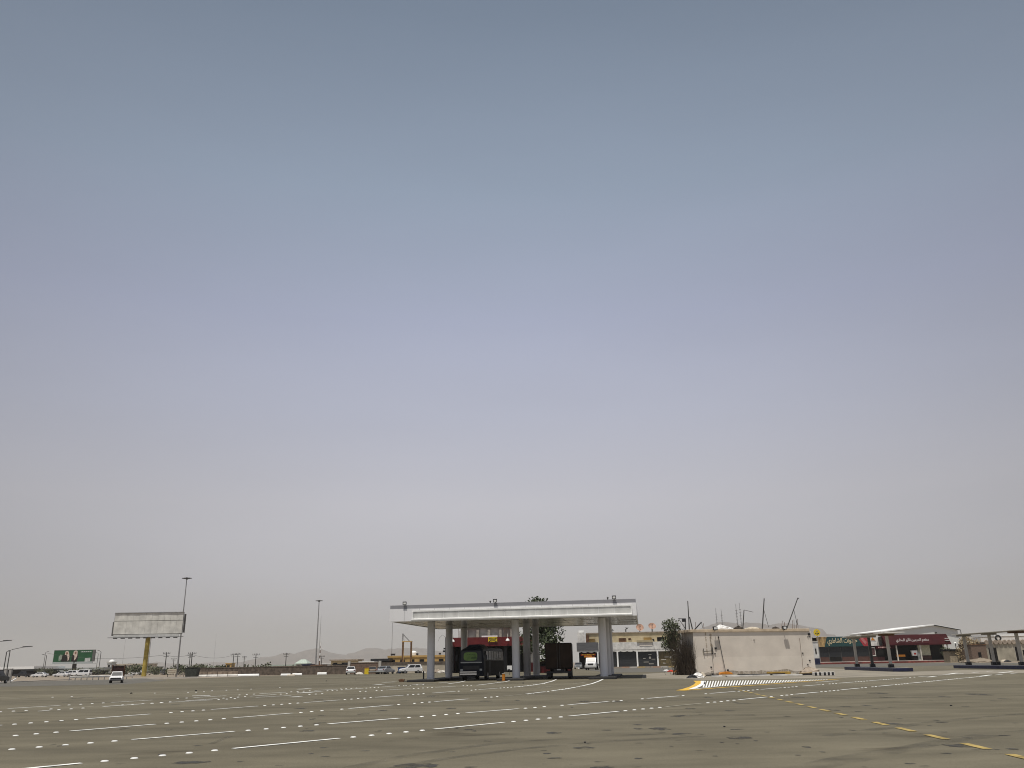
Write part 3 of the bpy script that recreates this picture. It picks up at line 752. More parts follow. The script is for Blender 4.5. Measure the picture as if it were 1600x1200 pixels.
rod('roof_post', 'short crooked post just right of the tall left roof post', 'post', 1082, 1077.5, 964, M_darksteel, .07, group=gr)
rod('roof_post', 'dark post with a bent arm at its top at the middle of the roof', 'post', 1160.5, 1162.5, 953, M_darksteel, .06, extra=[(1162.5, 953, 1177, 956.5, .025)], group=gr)
rod('roof_post', 'upright dark post with one slanting stay, right of the roof middle', 'post', 1191, 1194, 935, M_darksteel, .07, extra=[(1193.5, 953, 1201, 980, .025)], group=gr)
rod('roof_post', 'steeply leaning post with a stay near the right end of roof', 'post', 1229, 1246.5, 934.5, M_darksteel, .06, extra=[(1240.5, 954, 1246, 976, .025), (1246, 934.5, 1248.5, 935, .05)], group=gr)
rod('roof_post', 'short dark bar lying slanted on the left of the roof', 'post', 1085, 1096, 972, M_black, .07, extra=[(1096, 972, 1098, 981, .025)], group=gr)
for i, (a, b, y) in enumerate([(1221, 1222.5, 970), (1225, 1226, 972), (1238.5, 1238.5, 969), (1241, 1240.5, 968), (1244.5, 1244, 969), (1247, 1246, 967), (1100, 1099, 974), (1087, 1086.5, 972)]):
    p, k = onroof(a, back=.5 + .1 * i); q = P(b, y, p.y)
    tag(MB().tube([(0, 0, 0), (q.x - p.x, 0, q.z - p.z)], .022, 6).build('rebar', M_rust), 'thin rusty bar sticking up from the white building roof', 'rebar', 'reinforcing bars on the white building roof').location = p
p, k = onroof(1071, back=.4)
t = thing('light_bracket', 'black floodlight on a triangular steel bracket at the left roof corner', 'floodlight', p)
MB().tube([(0, 0, 0), P(1070.5, 967, p.y) - p], .05, 6).tube([P(1070.5, 967, p.y) - p, P(1060, 966.5, p.y) - p], .035, 6).tube([P(1060, 966.5, p.y) - p, (0, 0, .1)], .03, 6).build('bracket', M_black, t)
c = P(1068.5, 969, p.y) - p; MB().box(c.x - .2, c.x + .2, -.14, .1, c.z - .18, c.z + .18).build('lamp_head', M_black, t)
for px, lab in ((1116.5, 'black floodlight on the roof edge beside the white sack pile'), (1225, 'black floodlight on the roof edge near the leaning right post')):
    p, k = onroof(px, back=-.3); t = thing('roof_floodlight', lab, 'floodlight', p, wb_a, 'floodlights on the white building')
    MB().box(-.26, .26, -.2, -.04, -.1, .28).build('housing', M_black, t, bevel=.02); MB().box(-.16, .16, -.215, -.201, -.02, .2).build('lens', M_lampwhite, t); MB().tube([(0, -.1, -.14), (0, .2, .01)], .04, 6).build('bracket', M_black, t)
def heap(name, label, cat, loc, rx, ry, rz, m, n=9, seed=1, rot=0):
    rd = random.Random(seed); mb = MB()
    rings = []; nu = 16; nv = 6
    for i in range(nv + 1):
        f = i / nv; rr = math.cos(f * math.pi / 2) ** .7 if i < nv else .02
        rings.append([Vector((rx * rr * math.cos(2 * math.pi * j / nu) * rd.uniform(.8, 1.15), ry * rr * math.sin(2 * math.pi * j / nu) * rd.uniform(.8, 1.15), rz * f * rd.uniform(.85, 1.15))) for j in range(nu)])
    mb.loft(rings, False); o = mb.build(name, m); o.location = loc; o.rotation_euler = (0, 0, rot); return tag(o, label, cat)
p, k = onroof(1126, back=1.6); heap('tarpaulin_heap', 'crumpled white tarpaulin heap on the left of the flat roof', 'tarpaulin', p - Vector((0, 0, .02)), 1.0, .7, .55, M_sack, seed=3)
p, k = onroof(1136, back=1.8); heap('tarpaulin_heap', 'lower flat end of white sheeting beside the tarpaulin heap', 'tarpaulin', p - Vector((0, 0, .02)), .8, .6, .35, M_sack, seed=5)
p, k = onroof(1154, back=1.5); heap('rubbish_heap', 'dark brown rubbish heap by the bent roof post', 'rubbish', p - Vector((0, 0, .02)), .6, .45, .42, mat('burnt_scrap', (.05, .04, .032), .95, var=.4, scale=4), seed=7)
p, k = onroof(1176, back=1.5); heap('rubbish_heap', 'pale scrap heap between two tall roof posts', 'rubbish', p - Vector((0, 0, .02)), 1.0, .5, .3, M_beige, seed=8)
p, k = onroof(1212, back=1.5); heap('rubbish_heap', 'small dark scrap heap left of the right roof floodlight', 'rubbish', p - Vector((0, 0, .02)), .5, .35, .3, mat('burnt_scrap', (.05, .04, .032)), seed=9)
# pole leaning on the front wall, with an orange foot
(xw, zw) = onwall(1122, 995.5); (xf, zf) = onwall(1128, 1051.5)
q0 = WM @ Vector((xf, -.9, 0)); q1 = WM @ Vector((xw, -.1, zw))
t = thing('leaning_pole', 'thin rusty pole leaning on the white wall from an orange foot', 'pole', q0)
MB().tube([(0, 0, .1), q1 - q0], .035, 8).sphere(q1 - q0, .09).build('shaft', M_darksteel, t)
MB().prism([(-.75, 0), (-.65, .22), (-.2, .28), (.15, .30), (.55, .2), (.7, 0)], 'y', -.3, .3).build('foot', M_orange, t, bevel=.04)

# debris along the foot of the building
def debrisbox(name, label, cat, px, py, L, w, h, m, rz=0, z=.012):
    g = G(px, py); o = MB().box(-L / 2, L / 2, -w / 2, w / 2, 0, h).build(name, m, bevel=min(.02, h * .2)); o.location = (g.x, g.y, z); o.rotation_euler = (0, 0, rz); return tag(o, label, cat)
debrisbox('plank', 'long black plank lying along the middle of the white wall', 'plank', 1190, 1055.2, 5.2, .25, .14, M_black, wb_a + R(4))
debrisbox('plank', 'yellowish timber lying on the black plank at the wall foot', 'plank', 1217, 1054, 2.6, .2, .26, mat('timber', (.42, .27, .06), .8, var=.2), wb_a + R(2))
debrisbox('plank', 'dark plank just right of the orange pole foot', 'plank', 1148, 1057.8, 1.7, .2, .1, M_black, wb_a)
debrisbox('plank', 'short black plank between the orange foot and silver bag', 'plank', 1110, 1056, 1.8, .2, .1, M_black, wb_a)
debrisbox('plank', 'black beam under the right corner of white building', 'plank', 1262, 1055, 2.2, .25, .16, M_black, wb_a)
debrisbox('plank', 'orange yellow board before the rubble at right corner', 'plank', 1264, 1053.6, 2.0, .2, .14, mat('timber', (.42, .27, .06)), wb_a)
for i, (px, w) in enumerate([(1120, 1.0), (1146, 1.2), (1165, 1.4), (1190, 1.6), (1221, 1.6), (1241, 1.5)]):
    debrisbox('kerb_stone', 'white kerb stone lying loose on the ground before the white building', 'kerb stone', px, 1058.4 - i * .45, w, .3, .14, M_dirtywhite, wb_a + R(random.uniform(-4, 4)))['group'] = 'loose white kerb stones'
g = G(1091, 1059); heap('rubbish_bag', 'silver white plastic bag dumped at the left corner of the white building', 'bag', (g.x, g.y, .012), .55, .4, .42, M_sack, seed=11)
g = G(1098, 1058.5); heap('rubbish_bag', 'small beige sack beside the silver white plastic bag', 'bag', (g.x, g.y, .012), .35, .3, .45, M_beige, seed=12)
g = G(1082, 1059.8); heap('rubbish_bag', 'black rubbish bag under the silver white plastic bag', 'bag', (g.x, g.y, .012), .5, .35, .3, M_black, seed=13)
g = G(1266, 1052.6); heap('rubble_mound', 'brown rubble mound at the right corner of the white building', 'rubble', (g.x, g.y, .012), 1.15, .8, .62, M_stain, seed=14)
g = G(1291, 1056)
for i, (px, lab) in enumerate(((1281, 'black and white striped barrier block right of the rubble mound'), (1294, 'tipped black and white barrier block at the end of the row'))):
    g = G(px, 1056.2 - i * .2); t = thing('barrier_block', lab, 'barrier', (g.x, g.y, .012), wb_a + R(8 * i - 3), 'striped barrier blocks')
    MB().box(-.62, .62, -.16, .16, 0, .32).build('block', M_dirtywhite, t, bevel=.04)
    for k_ in range(3): MB().box(-.56 + .42 * k_, -.34 + .42 * k_, -.17, -.162, .03, .30).build('stripe', M_black, t)
g = G(1046, 1048.6)
for i, (px, py, m, lab) in enumerate([(1041, 1049, M_sack, 'white rag on the kerb strip left of the dead bush'), (1048, 1049.8, M_redsign, 'red plastic scrap beside the white rag'), (1056, 1050.5, M_orange, 'orange crate scrap next to the dead bush'), (1062, 1048.8, M_blue, 'blue bag at the left foot of the dead bush')]):
    g = G(px, py); heap('litter_bag', lab, 'rubbish', (g.x, g.y, .012), .5, .35, .25, m, seed=20 + i)

# ------------------------------------------------------------------ plants
def foliage(mb, centres, n, size, rd, flat=1.0):
    for (c, r) in centres:
        for _ in range(int(n * r * r)):
            v = Vector((rd.gauss(0, 1), rd.gauss(0, 1), rd.gauss(0, 1))).normalized() * r * rd.uniform(.35, 1.08) ** .6
            v.z *= flat; p = Vector(c) + v
            a = Vector((rd.uniform(-1, 1), rd.uniform(-1, 1), rd.uniform(-1, 1))).normalized(); b = a.cross(Vector((rd.uniform(-1, 1), rd.uniform(-1, 1), rd.uniform(-1, 1)))).normalized()
            s = size * rd.uniform(.5, 1.3)
            mb.add([p - a * s, p + b * s * .55, p + a * s, p - b * s * .55], [(0, 1, 2, 3)])
def tree(name, label, loc, h, r, trunk_r, m, seed, leaf=.16, dens=130, lean=0, blobs=16, group=None, z0=.35, cat='tree'):
    rd = random.Random(seed); t = thing(name, label, cat, loc, 0, group)
    tr = MB(); top = Vector((lean, 0, h * .55)); tr.tube([(0, 0, 0), (lean * .3, .05, h * .25), top], trunk_r, 10, trunk_r * .55)
    cs = []
    for i in range(blobs):
        a = rd.uniform(0, 6.28); q = rd.uniform(.15, .75) * r; zz = h * rd.uniform(z0 + .08, .88); sh = 1 - abs((zz / h - .6)) * 1.0
        c = Vector((lean + q * math.cos(a) * sh, q * math.sin(a) * sh, zz)); cs.append((c, r * rd.uniform(.26, .46)))
        tr.tube([top * rd.uniform(.6, 1), (top + c) / 2 + Vector((0, 0, -.1)), c], trunk_r * .3, 6, trunk_r * .1)
    tr.build('trunk', M_bark, t)
    f = MB(); foliage(f, cs, dens, leaf, rd); f.build('crown', m, t)
    return t
def shrub(label, px, py, D, w, h, m, seed, group='green shrubs along the far wall', name='shrub', leaf=.3, dens=34, cat='shrub'):
    rd = random.Random(seed); x = X(px, D); t = thing(name, label, cat, (x, D, 0), 0, group)
    s = MB(); cs = []
    for i in range(int(4 + w)):
        c = Vector((rd.uniform(-.5, .5) * w, rd.uniform(-.25, .25) * w, h * rd.uniform(.3, .72))); cs.append((c, h * rd.uniform(.25, .4)))
        s.tube([(c.x * .3, c.y * .3, 0), (c.x, c.y, c.z)], .05, 5, .02)
    s.build('stem', M_bark, t); f = MB(); foliage(f, cs, dens, leaf, rd); f.build('foliage', m, t); return t
# tall tree behind the canopy whose top shows over it
D_ = 135.0
tree('tall_tree', 'tall broad dark green tree behind the canopy, its top showing above roof', (X(841, D_), D_, 0), Z(835, 934, D_) + .25, 4.1, .35, M_leafdark, 5, .24, 75, blobs=30, z0=.28)
D_ = 128.0
tree('tall_tree', 'lower dark tree behind the box truck beside the tall tree', (X(866, D_), D_, 0), Z(868, 990, D_), 2.5, .22, M_leafdark, 6, .26, 60, blobs=16, z0=.2)
g = G(1067, 1054)
tree('street_tree', 'slender dusty green tree leaning beside the left end of the white building', (g.x + .7, g.y + 3.2, 0), 6.4, 1.75, .13, M_leafgreen, 8, .13, 200, lean=-.9, blobs=26, z0=.38)
# dead bush along the side wall
rd = random.Random(4); q = WM @ Vector((-.95, 1.0, 0))
t = thing('dead_bush', 'dense dead brown bush of bare twigs climbing the shaded side wall', 'bush', (q.x, q.y, 0), wb_a)
tw = MB()
for i in range(620):
    x0, y0 = rd.gauss(.42, .30), rd.gauss(.2, .75); L_ = rd.uniform(1.4, 4.0) - abs(rd.gauss(0, .3)); dx, dy = rd.gauss(0, .28), rd.gauss(0, .3)
    x0 = max(-1.5, min(.75, x0))
    a = Vector((x0, y0, 0)); b = a + Vector((dx, dy, L_ * .5)); c = b + Vector((dx + rd.gauss(0, .25), dy + rd.gauss(0, .25), L_ * .5))
    if b.x > .85: b.x = .8
    if c.x > .85: c.x = .8
    tw.tube([a, b, c], rd.uniform(.010, .036), 4, .005, cap=False)
for i in range(110):
    x0, y0 = rd.gauss(.1, .45), rd.gauss(.3, .8); x0 = min(.6, x0); L_ = rd.uniform(3.2, 5.6)
    a = Vector((x0, y0, 0)); b = a + Vector((rd.gauss(-.1, .3), rd.gauss(0, .3), L_ * .5)); c = b + Vector((rd.gauss(-.15, .4), rd.gauss(0, .4), L_ * .5))
    b.x = min(b.x, .75); c.x = min(c.x, .75)
    tw.tube([a, b, c], .016, 4, .005, cap=False)
tw.build('twigs', M_twig, t)
lv = MB(); foliage(lv, [(Vector((rd.gauss(.3, .3), rd.gauss(.2, .6), rd.uniform(.3, 1.9))), .5) for _ in range(18)], 210, .08, rd); lv.build('dry_leaves', leafmat('burnt_leaves', (.012, .008, .005), (.05, .035, .022)), t)
# shrubs along the far left
rs = random.Random(9)
shr = [(208, 1045, 270, 8, 3.0), (228, 1044, 265, 7, 3.4), (262, 1043, 260, 8, 2.6), (275, 1044, 255, 6, 3.2), (288, 1044, 260, 9, 2.8), (303, 1044, 250, 7, 3.0), (316, 1044, 232, 6, 2.6), (329, 1044, 228, 8, 2.8), (346, 1043, 225, 7, 2.3), (362, 1043, 222, 6, 2.0), (382, 1042, 220, 7, 2.2), (398, 1042, 218, 6, 2.4), (406, 1041, 216, 6, 2.8), (458, 1041, 215, 5, 2.2), (76, 1052, 330, 9, 3), (92, 1052, 330, 10, 2.6), (140, 1050, 320, 12, 3.0), (196, 1047, 300, 8, 2.6)]
wher = ['left of the yellow billboard pole', 'immediately right of the yellow billboard pole', 'under the right half of the grey billboard', 'behind the fork of the road sign', 'right of the tall mast foot', 'behind the dark green skip', 'behind the left end of concrete barriers', 'behind the second concrete barrier', 'behind the third concrete barrier', 'behind the last concrete barrier', 'behind the dark stone wall, left', 'behind the dark stone wall, taller one', 'behind the wall next to a power pole', 'beside the small pale green roofed house', 'below the twin street lamps at the left', 'left of the green billboard column', 'right of the green billboard column', 'behind the white pickup with load']
for i, s in enumerate(shr): shrub(('dark green shrub ' if i % 2 else 'dusty green shrub ') + wher[i], s[0], s[1], s[2], s[3], s[4], M_leafgreen if i % 2 else M_leafdusty, 30 + i)
shrub('dry straw coloured bush beyond the right pump shelter', 1522, 0, 197, 4.6, 5.9, M_straw, 71, None, 'dry_bush', .17, 150, 'bush')
shrub('small green shrub at the right end of the maroon restaurant front', 1481, 0, 205, 1.6, 3.6, M_leafgreen, 72, None, 'shrub', .22, 60)

# ------------------------------------------------------------------ billboards and lamps on the left
D_ = 215.0
bl, brt = P(179.5, 974, D_).x, P(285, 974, D_).x; cx = (bl + brt) / 2; W_ = brt - bl
zb_, zt_ = Z(232, 990.5, D_), Z(232, 958, D_); zs = Z(232, 996, D_)
bb = thing('blank_billboard', 'large blank weathered grey billboard on a thick yellow pole', 'billboard', (cx, D_, 0), R(2))
pole_x = X(222.5, D_) - cx
bp = MB()
n = 11
for r_, (z0, z1) in enumerate(((zb_, zb_ + (zt_ - zb_) * .62), (zb_ + (zt_ - zb_) * .635, zt_))):
    for i in range(n):
        a = -W_ / 2 + W_ * i / n; b = a + W_ / n; bp.box(a + .014, b - .014, -.12 - random.random() * .03, .0, z0 + .03, z1)
bp.build('face_panel', M_board, bb)
MB().box(-W_ / 2 - .1, W_ / 2 + .05, .02, .25, zb_ - .1, zt_ + .12).build('backing', M_boarddark, bb)
MB().box(-W_ / 2 - .02, W_ / 2 + .02, -.3, .3, zt_ + .02, zt_ + .2).build('top_trim', M_steel, bb)
MB().prism([(W_ / 2 + .08, .3), (W_ / 2 + .22, 1.0), (W_ / 2 + .22, 1.3), (W_ / 2 + .08, .8)], 'z', zb_ + .2, zt_ - .3).build('second_face_edge', M_boarddark, bb)
MB().box(-W_ / 2 - .5, -W_ / 2 - .12, .3, 1.2, zb_ - .3, zb_ + 3.0).build('frame_edge', M_boarddark, bb)
MB().box(-W_ / 2 + .3, W_ / 2 - .6, -.4, -.2, zs + .1, zb_ - .1).build('skirt', M_signpanel, bb)
cw = MB(); cw.box(-W_ / 2 - .8, W_ / 2 + .6, -1.0, -.2, zs - .02, zs + .08)
for i in range(9): cw.box(-W_ / 2 + .6 + i * W_ / 9.2, -W_ / 2 + 1.5 + i * W_ / 9.2, -1.1, -.7, zs - .25, zs + .05)
cw.build('catwalk', M_darksteel, bb)
MB().tube([(pole_x + .1, 1.0, 0), (pole_x + .1, 1.0, zs + 2)], .56, 18).build('pole', M_yellowpole, bb)
MB().tube([(pole_x + 1.0, .6, 1.5), (pole_x + 1.0, .6, zs)], .06, 6).build('conduit', M_steel, bb)
# green poster billboard
D_ = 330.0
bl, brt = P(84.5, 1025, D_).x, P(147.5, 1025, D_).x; cx = (bl + brt) / 2; W_ = brt - bl
zb_, zt_ = Z(116, 1034, D_), Z(116, 1015.5, D_)
gb = thing('poster_billboard', 'green poster billboard showing two robed men, on a dark column', 'billboard', (cx, D_, 0), R(3)); hh = zt_ - zb_
MB().box(-W_ / 2, W_ / 2, .0, .4, zb_, zt_).build('backing', M_boarddark, gb)
po = MB().box(-W_ / 2 + .1, W_ / 2 - 1.0, -.06, -.002, zb_ + .05, zt_ - .15).build('poster', M_green, gb)
def pol(name, m, pts, y):
    mb = MB(); mb.prism([(W_ * (a - .5), zb_ + hh * b) for a, b in pts], 'y', y, y + .015); return mb.build(name, m, po)
pol('figure', M_robe, [(.20, .03), (.21, .5), (.26, .72), (.31, .8), (.36, .72), (.40, .5), (.41, .03)], -.09); pol('figure', M_robe, [(.44, .03), (.45, .5), (.48, .75), (.53, .82), (.58, .72), (.60, .4), (.58, .03)], -.09)
pol('headdress', M_cream, [(.27, .6), (.28, .88), (.32, .93), (.36, .85), (.39, .45), (.385, .2), (.36, .05), (.35, .3), (.33, .55)], -.11); pol('headdress', M_cream, [(.47, .6), (.48, .9), (.53, .96), (.57, .9), (.575, .5), (.55, .25), (.51, .1), (.51, .5)], -.11)
pol('face', mat('skin_print', (.25, .13, .08), .8), [(.295, .64), (.295, .80), (.33, .82), (.345, .7), (.32, .6)], -.125); pol('face', mat('skin_print', (.25, .13, .08), .8), [(.505, .66), (.505, .84), (.545, .84), (.55, .7), (.525, .62)], -.125)
tl = MB()
for i in range(16): tl.box(W_ * (.125 + .017 * i - .5 + .52), W_ * (.125 + .017 * i - .5 + .532), -.09, -.07, zb_ + hh * .80, zb_ + hh * (.83 + .02 * (i * 7 % 3)))
tl.build('poster_lettering', M_white, po)
pol('pale_box', M_signpanel, [(.77, .0), (.77, .3), (.90, .32), (.90, .02)], -.09)
pol('pale_swirl', mat('swirl_print', (.30, .34, .28), .8, var=.4), [(.14, .1), (.13, .45), (.17, .62), (.21, .6), (.22, .3), (.18, .1)], -.08)
MB().box(-W_ / 2 - .3, W_ / 2 + .8, -1.2, .2, zb_ - .75, zb_ - .65).box(-W_ / 2, W_ / 2 - .6, -.2, .3, zb_ - .62, zb_ - .05).build('catwalk', M_greysheet, gb)
MB().box(W_ / 2 - .95, W_ / 2 - .05, -.1, -.004, zb_, zt_ - .3).build('end_frame', M_boarddark, gb)
MB().tube([(X(114, D_) - cx, .5, 0), (X(114, D_) - cx, .5, zb_)], .75, 14).build('pole', M_darksteel, gb)

def mast(name, label, px0, py0, px1, D, r, arms, m=M_steel, group=None, cat='light mast'):
    x0 = X(px0, D); z1 = Z(px1, py0, D); t = thing(name, label, cat, (x0, D, 0), 0, group)
    MB().tube([(0, 0, 0), (0, 0, z1)], r, 10, r * .45).build('mast', m, t)
    if arms:
        hd = MB()
        for k in range(6):
            a = k * math.pi / 3 + .2; hd.tube([(0, 0, z1 - .15), (math.cos(a) * arms, math.sin(a) * arms * .6, z1)], .07, 5)
            hd.box(math.cos(a) * arms - .28, math.cos(a) * arms + .28, math.sin(a) * arms * .6 - .2, math.sin(a) * arms * .6 + .2, z1 - .08, z1 + .14)
        hd.tube([(0, 0, z1 - .3), (0, 0, z1 + .25)], .3, 8); hd.build('lamp_ring', M_darksteel, t)
        MB().box(-.3, .3, -.3, .3, .9, 1.7).build('control_box', M_darksteel, t)
    return t
mast('high_mast_light', 'tallest floodlight mast standing behind the blank grey billboard', 277, 904, 277, 232, .22, .95)
mast('high_mast_light', 'tall floodlight mast before the distant hills, left of the parked cars', 493, 939, 493, 300, .28, .9)
mast('thin_mast', 'thin plain mast just right of the floodlight mast before the hills', 497.5, 962, 497.5, 420, .13, 0)
mast('thin_mast', 'thin mast rising from the tan building under the canopy corner', 611.5, 973, 611.5, 245, .10, 0)
mast('thin_mast', 'faint thin mast in the haze left of the canopy hills', 333, 990, 333, 900, .12, 0)
mast('thin_mast', 'faint thin mast rising below the blank grey billboard', 190, 1000, 190, 800, .12, 0)
t = mast('radio_mast', 'short red and white banded radio mast beside the floodlight mast', 499, 1010, 499, 380, .28, 0, M_rust, cat='radio mast')
for k in range(4): MB().tube([(0, 0, 4 + k * 2.2), (0, 0, 5 + k * 2.2)], .31, 8).build('white_band', M_white, t)
for px, y, D, lab in [(1125.5, 950, 900, 'faint lattice mast left of the middle roof post'), (1134, 952, 850, 'second faint lattice mast left of the middle roof post'), (1158, 944, 800, 'tallest distant lattice mast just left of the bent-arm roof post'), (1164, 942, 950, 'faint distant mast just right of the bent-arm roof post')]:
    t = mast('radio_mast', lab, px, y, px, D, .45, 0, M_steel, 'radio masts on the hazy hill', 'radio mast')
    zt = Z(px, y, D); rg = MB()
    for k in range(7): rg.box(-.8, .8, -.8, .8, zt * (.55 + .055 * k), zt * (.56 + .055 * k))
    rg.build('platform', M_steel, t)
def lamp_post(label, px, py, pxt, pyt, D, arm, head=True, r=.09, group='street lamps at the left'):
    x0 = X(px, D); z1 = Z(px, pyt, D); t = thing('street_lamp', label, 'street lamp', (x0, D, 0), 0, group)
    ax = X(pxt, D) - x0
    MB().tube([(0, 0, 0), (0, 0, z1 * .97), (ax * .15, 0, z1)], r, 8, r * .6).build('pole', M_darksteel, t)
    MB().tube([(ax * .15, 0, z1), (ax * .9, 0, z1 + arm)], r * .5, 6).build('arm', M_darksteel, t)
    MB().prism([(ax * .85, z1 + arm - .06), (ax * 1.45, z1 + arm + .05), (ax * 1.5, z1 + arm + .14), (ax * .85, z1 + arm + .12)], 'y', -.16, .16).build('lamp_head', M_darksteel, t)
lamp_post('dark street lamp with a long arm rising from the concrete gate posts', 10, 1066, 33, 1015, 143, .35)
lamp_post('shorter dark lamp at the far left edge of the photo', 5, 1064, 8.5, 1018, 150, .05)
lamp_post('lamp at the picture edge whose head alone reaches in above the gate posts', -20, 1066, 0, 1004, 143, .2)
lamp_post('hooked street lamp standing left of the green billboard', 69, 1052, 64, 1024, 280, .2, r=.12)
lamp_post('thin straight lamp beside the hooked lamp left of green billboard', 66.5, 1052, 70, 1019, 330, .1, r=.1)
lamp_post('hooked street lamp directly right of the green billboard', 154, 1050, 150, 1018, 290, .3, r=.12)
lamp_post('second hooked street lamp right of the green billboard, fainter', 150, 1050, 147.5, 1021, 340, .2, r=.1)
def power_pole(label, px, pyt, D, w=1.1):
    x0 = X(px, D); z1 = Z(px, pyt, D); t = thing('power_pole', label, 'power pole', (x0, D, 0), R(random.uniform(-20, 20)), 'power poles along the far road')
    MB().tube([(0, 0, 0), (0, 0, z1)], .16, 8, .11).build('pole', M_darksteel, t)
    c = MB()
    for k in (0, 1): c.box(-w * (1 - .25 * k), w * (1 - .25 * k), -.06, .06, z1 - .55 - k * .75, z1 - .43 - k * .75)
    for k in (-1, -.5, .5, 1): c.tube([(k * w * .95, 0, z1 - .43), (k * w * .95, 0, z1 - .05)], .07, 6)
    c.build('crossarm', M_darksteel, t)
for px, y, D, lab in [(257.5, 1019, 255, 'power pole with crossarms left of the tallest mast foot'), (298, 1019, 260, 'power pole with crossarms right of the tallest mast foot'), (270, 1028, 380, 'small faint power pole between the two near the tallest mast'), (295, 1022, 330, 'faint power pole behind the one right of the tallest mast'), (363.5, 1021, 330, 'left one of two adjacent power poles above the shrubs'), (370, 1020, 300, 'right one of two adjacent power poles above the shrubs'), (380.5, 1025, 380, 'small power pole right of the adjacent pair'), (398.5, 1021, 290, 'wide armed power pole over the tall shrub behind the stone wall'), (446, 1020, 300, 'power pole in front of the first hill crest'), (502, 1024, 330, 'power pole right beside the red and white mast'), (203, 1036, 420, 'distant power pole over the low beige building')]:
    power_pole(lab, px, y, D)

def wire(label, a, b, sag):
    n = 10; pts = [a.lerp(b, i / n) - Vector((0, 0, sag * 4 * (i / n) * (1 - i / n))) - a for i in range(n + 1)]
    o = MB().tube(pts, .035, 4).build('overhead_wire', M_darksteel); o.location = a; tag(o, label, 'wire', 'overhead wires at the left')
wire('thin overhead wire sagging from the hooked lamp to the first power pole', P(71, 1020, 330), P(257, 1023.5, 255), 1.5)
wire('thin overhead wire sagging between the two power poles beside the tallest mast', P(258, 1023, 255), P(298, 1022.5, 260), .6)
wire('thin overhead wire sagging from the right pole by the mast to the adjacent pair', P(299, 1022.5, 260), P(363, 1024, 330), 1.0)
# ------------------------------------------------------------------ left background
def block(name, label, cat, px0, px1, pyt, D, depth, m, roof=None, overhang=.3, rt=.3, windows=0, wm=None, rz=0, group=None, door=False):
    x0, x1 = X(px0, D), X(px1, D); w = x1 - x0; h = Z((px0 + px1) / 2, pyt, D); t = thing(name, label, cat, ((x0 + x1) / 2, D, 0), rz, group)
    bx('wall', m, t, -w / 2, w / 2, 0, depth, 0, h - rt)
    bx('roof', roof or m, t, -w / 2 - overhang, w / 2 + overhang, -overhang, depth + overhang, h - rt, h)
    for i in range(windows):
        xx = -w / 2 + w * (i + .5) / windows
        f = MB().box(xx - w / windows * .24, xx + w / windows * .24, -.05, -.002, max(.9, h * .42), h * .74).build('window', M_void, t)
        MB().box(xx - w / windows * .27, xx + w / windows * .27, -.1, -.052, max(.9, h * .42) - .12, max(.9, h * .42) - .02).build('sill', M_conclight, f)
    if door: MB().box(-w * .1, w * .1, -.04, -.002, .02, h * .55).build('door', M_void, t)
    return t, w, h
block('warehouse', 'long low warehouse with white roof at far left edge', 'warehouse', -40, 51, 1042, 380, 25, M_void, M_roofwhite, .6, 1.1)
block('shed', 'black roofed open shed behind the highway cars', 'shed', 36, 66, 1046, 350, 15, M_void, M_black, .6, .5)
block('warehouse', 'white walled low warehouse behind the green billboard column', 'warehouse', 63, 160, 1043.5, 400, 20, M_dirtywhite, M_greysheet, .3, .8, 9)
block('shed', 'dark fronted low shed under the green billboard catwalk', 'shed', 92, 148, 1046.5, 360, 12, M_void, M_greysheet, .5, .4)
block('beige_fort', 'long beige low building with a row of small arches', 'building', 172, 226, 1037, 420, 14, M_beige, M_beige, .2, .5, 12)
t, w, h = block('corner_tower', 'small square tower with white dome cap at the end of beige building', 'tower', 166, 172.5, 1034, 415, 5, M_conclight, M_conclight, .3, .4, 1)
MB().sphere((0, 2.5, h), 1.3, 1.3, 1.0, 12, 5, 0, 90).build('dome', M_white, t)
for i, (a, b, y, D, m, lab) in enumerate([(160, 240, 1042, 480, M_greysheet, 'grey low roof stretching behind the yellow billboard pole'), (312, 352, 1041, 420, M_greensheet, 'pale green low roof behind the shrubs at left'), (372, 415, 1041.5, 400, M_greensheet, 'pale green low roof behind the tall shrub'), (420, 461, 1038.5, 420, M_greensheet, 'pale roofed low building below the first hill'), (285, 306, 1043, 400, M_beige, 'pale low house right of the tallest mast')]):
    block('low_building', lab, 'building', a, b, y, D, 12, M_beige, m, .4, .6, 4, group='low buildings in the hazy distance')
block('low_building', 'small orange walled hut above the shrubs', 'building', 352, 361, 1036, 400, 5, M_tan, M_tan, .2, .3, 1, group='low buildings in the hazy distance')
t, w, h = block('small_house', 'small house with pale green hipped roof behind the stone wall', 'house', 462.5, 478, 1036.5, 300, 6, M_concrete, M_greensheet, .5, .3, 2)
MB().add([(-w / 2 - .5, -.5, h), (w / 2 + .5, -.5, h), (w / 2 + .5, 6.5, h), (-w / 2 - .5, 6.5, h), (-w / 4, 3, h + 1.3), (w / 4, 3, h + 1.3)], [(0, 1, 5, 4), (1, 2, 5), (2, 3, 4, 5), (3, 0, 4)]).build('hipped_roof', M_greensheet, t)
block('kiosk', 'dark blue kiosk behind the wall left of the floodlight mast', 'kiosk', 472, 486, 1037.5, 260, 4, M_blue, M_blue, .2, .3, 2)
block('low_house', 'brown topped white house right of the floodlight mast base', 'house', 486, 503, 1038.5, 250, 6, M_dirtywhite, M_rust, .2, .7, 2)
block('low_house', 'plain white cube house beside the brown topped one', 'house', 503, 516, 1036.5, 260, 6, M_dirtywhite, M_white, .1, .2, 2)
block('low_house', 'cream flat roofed house with a dark eaves line', 'house', 517, 557, 1030.3, 250, 9, mat('cream_wall', (.52, .43, .26), .9, var=.1), M_stain, .4, .35, 3)
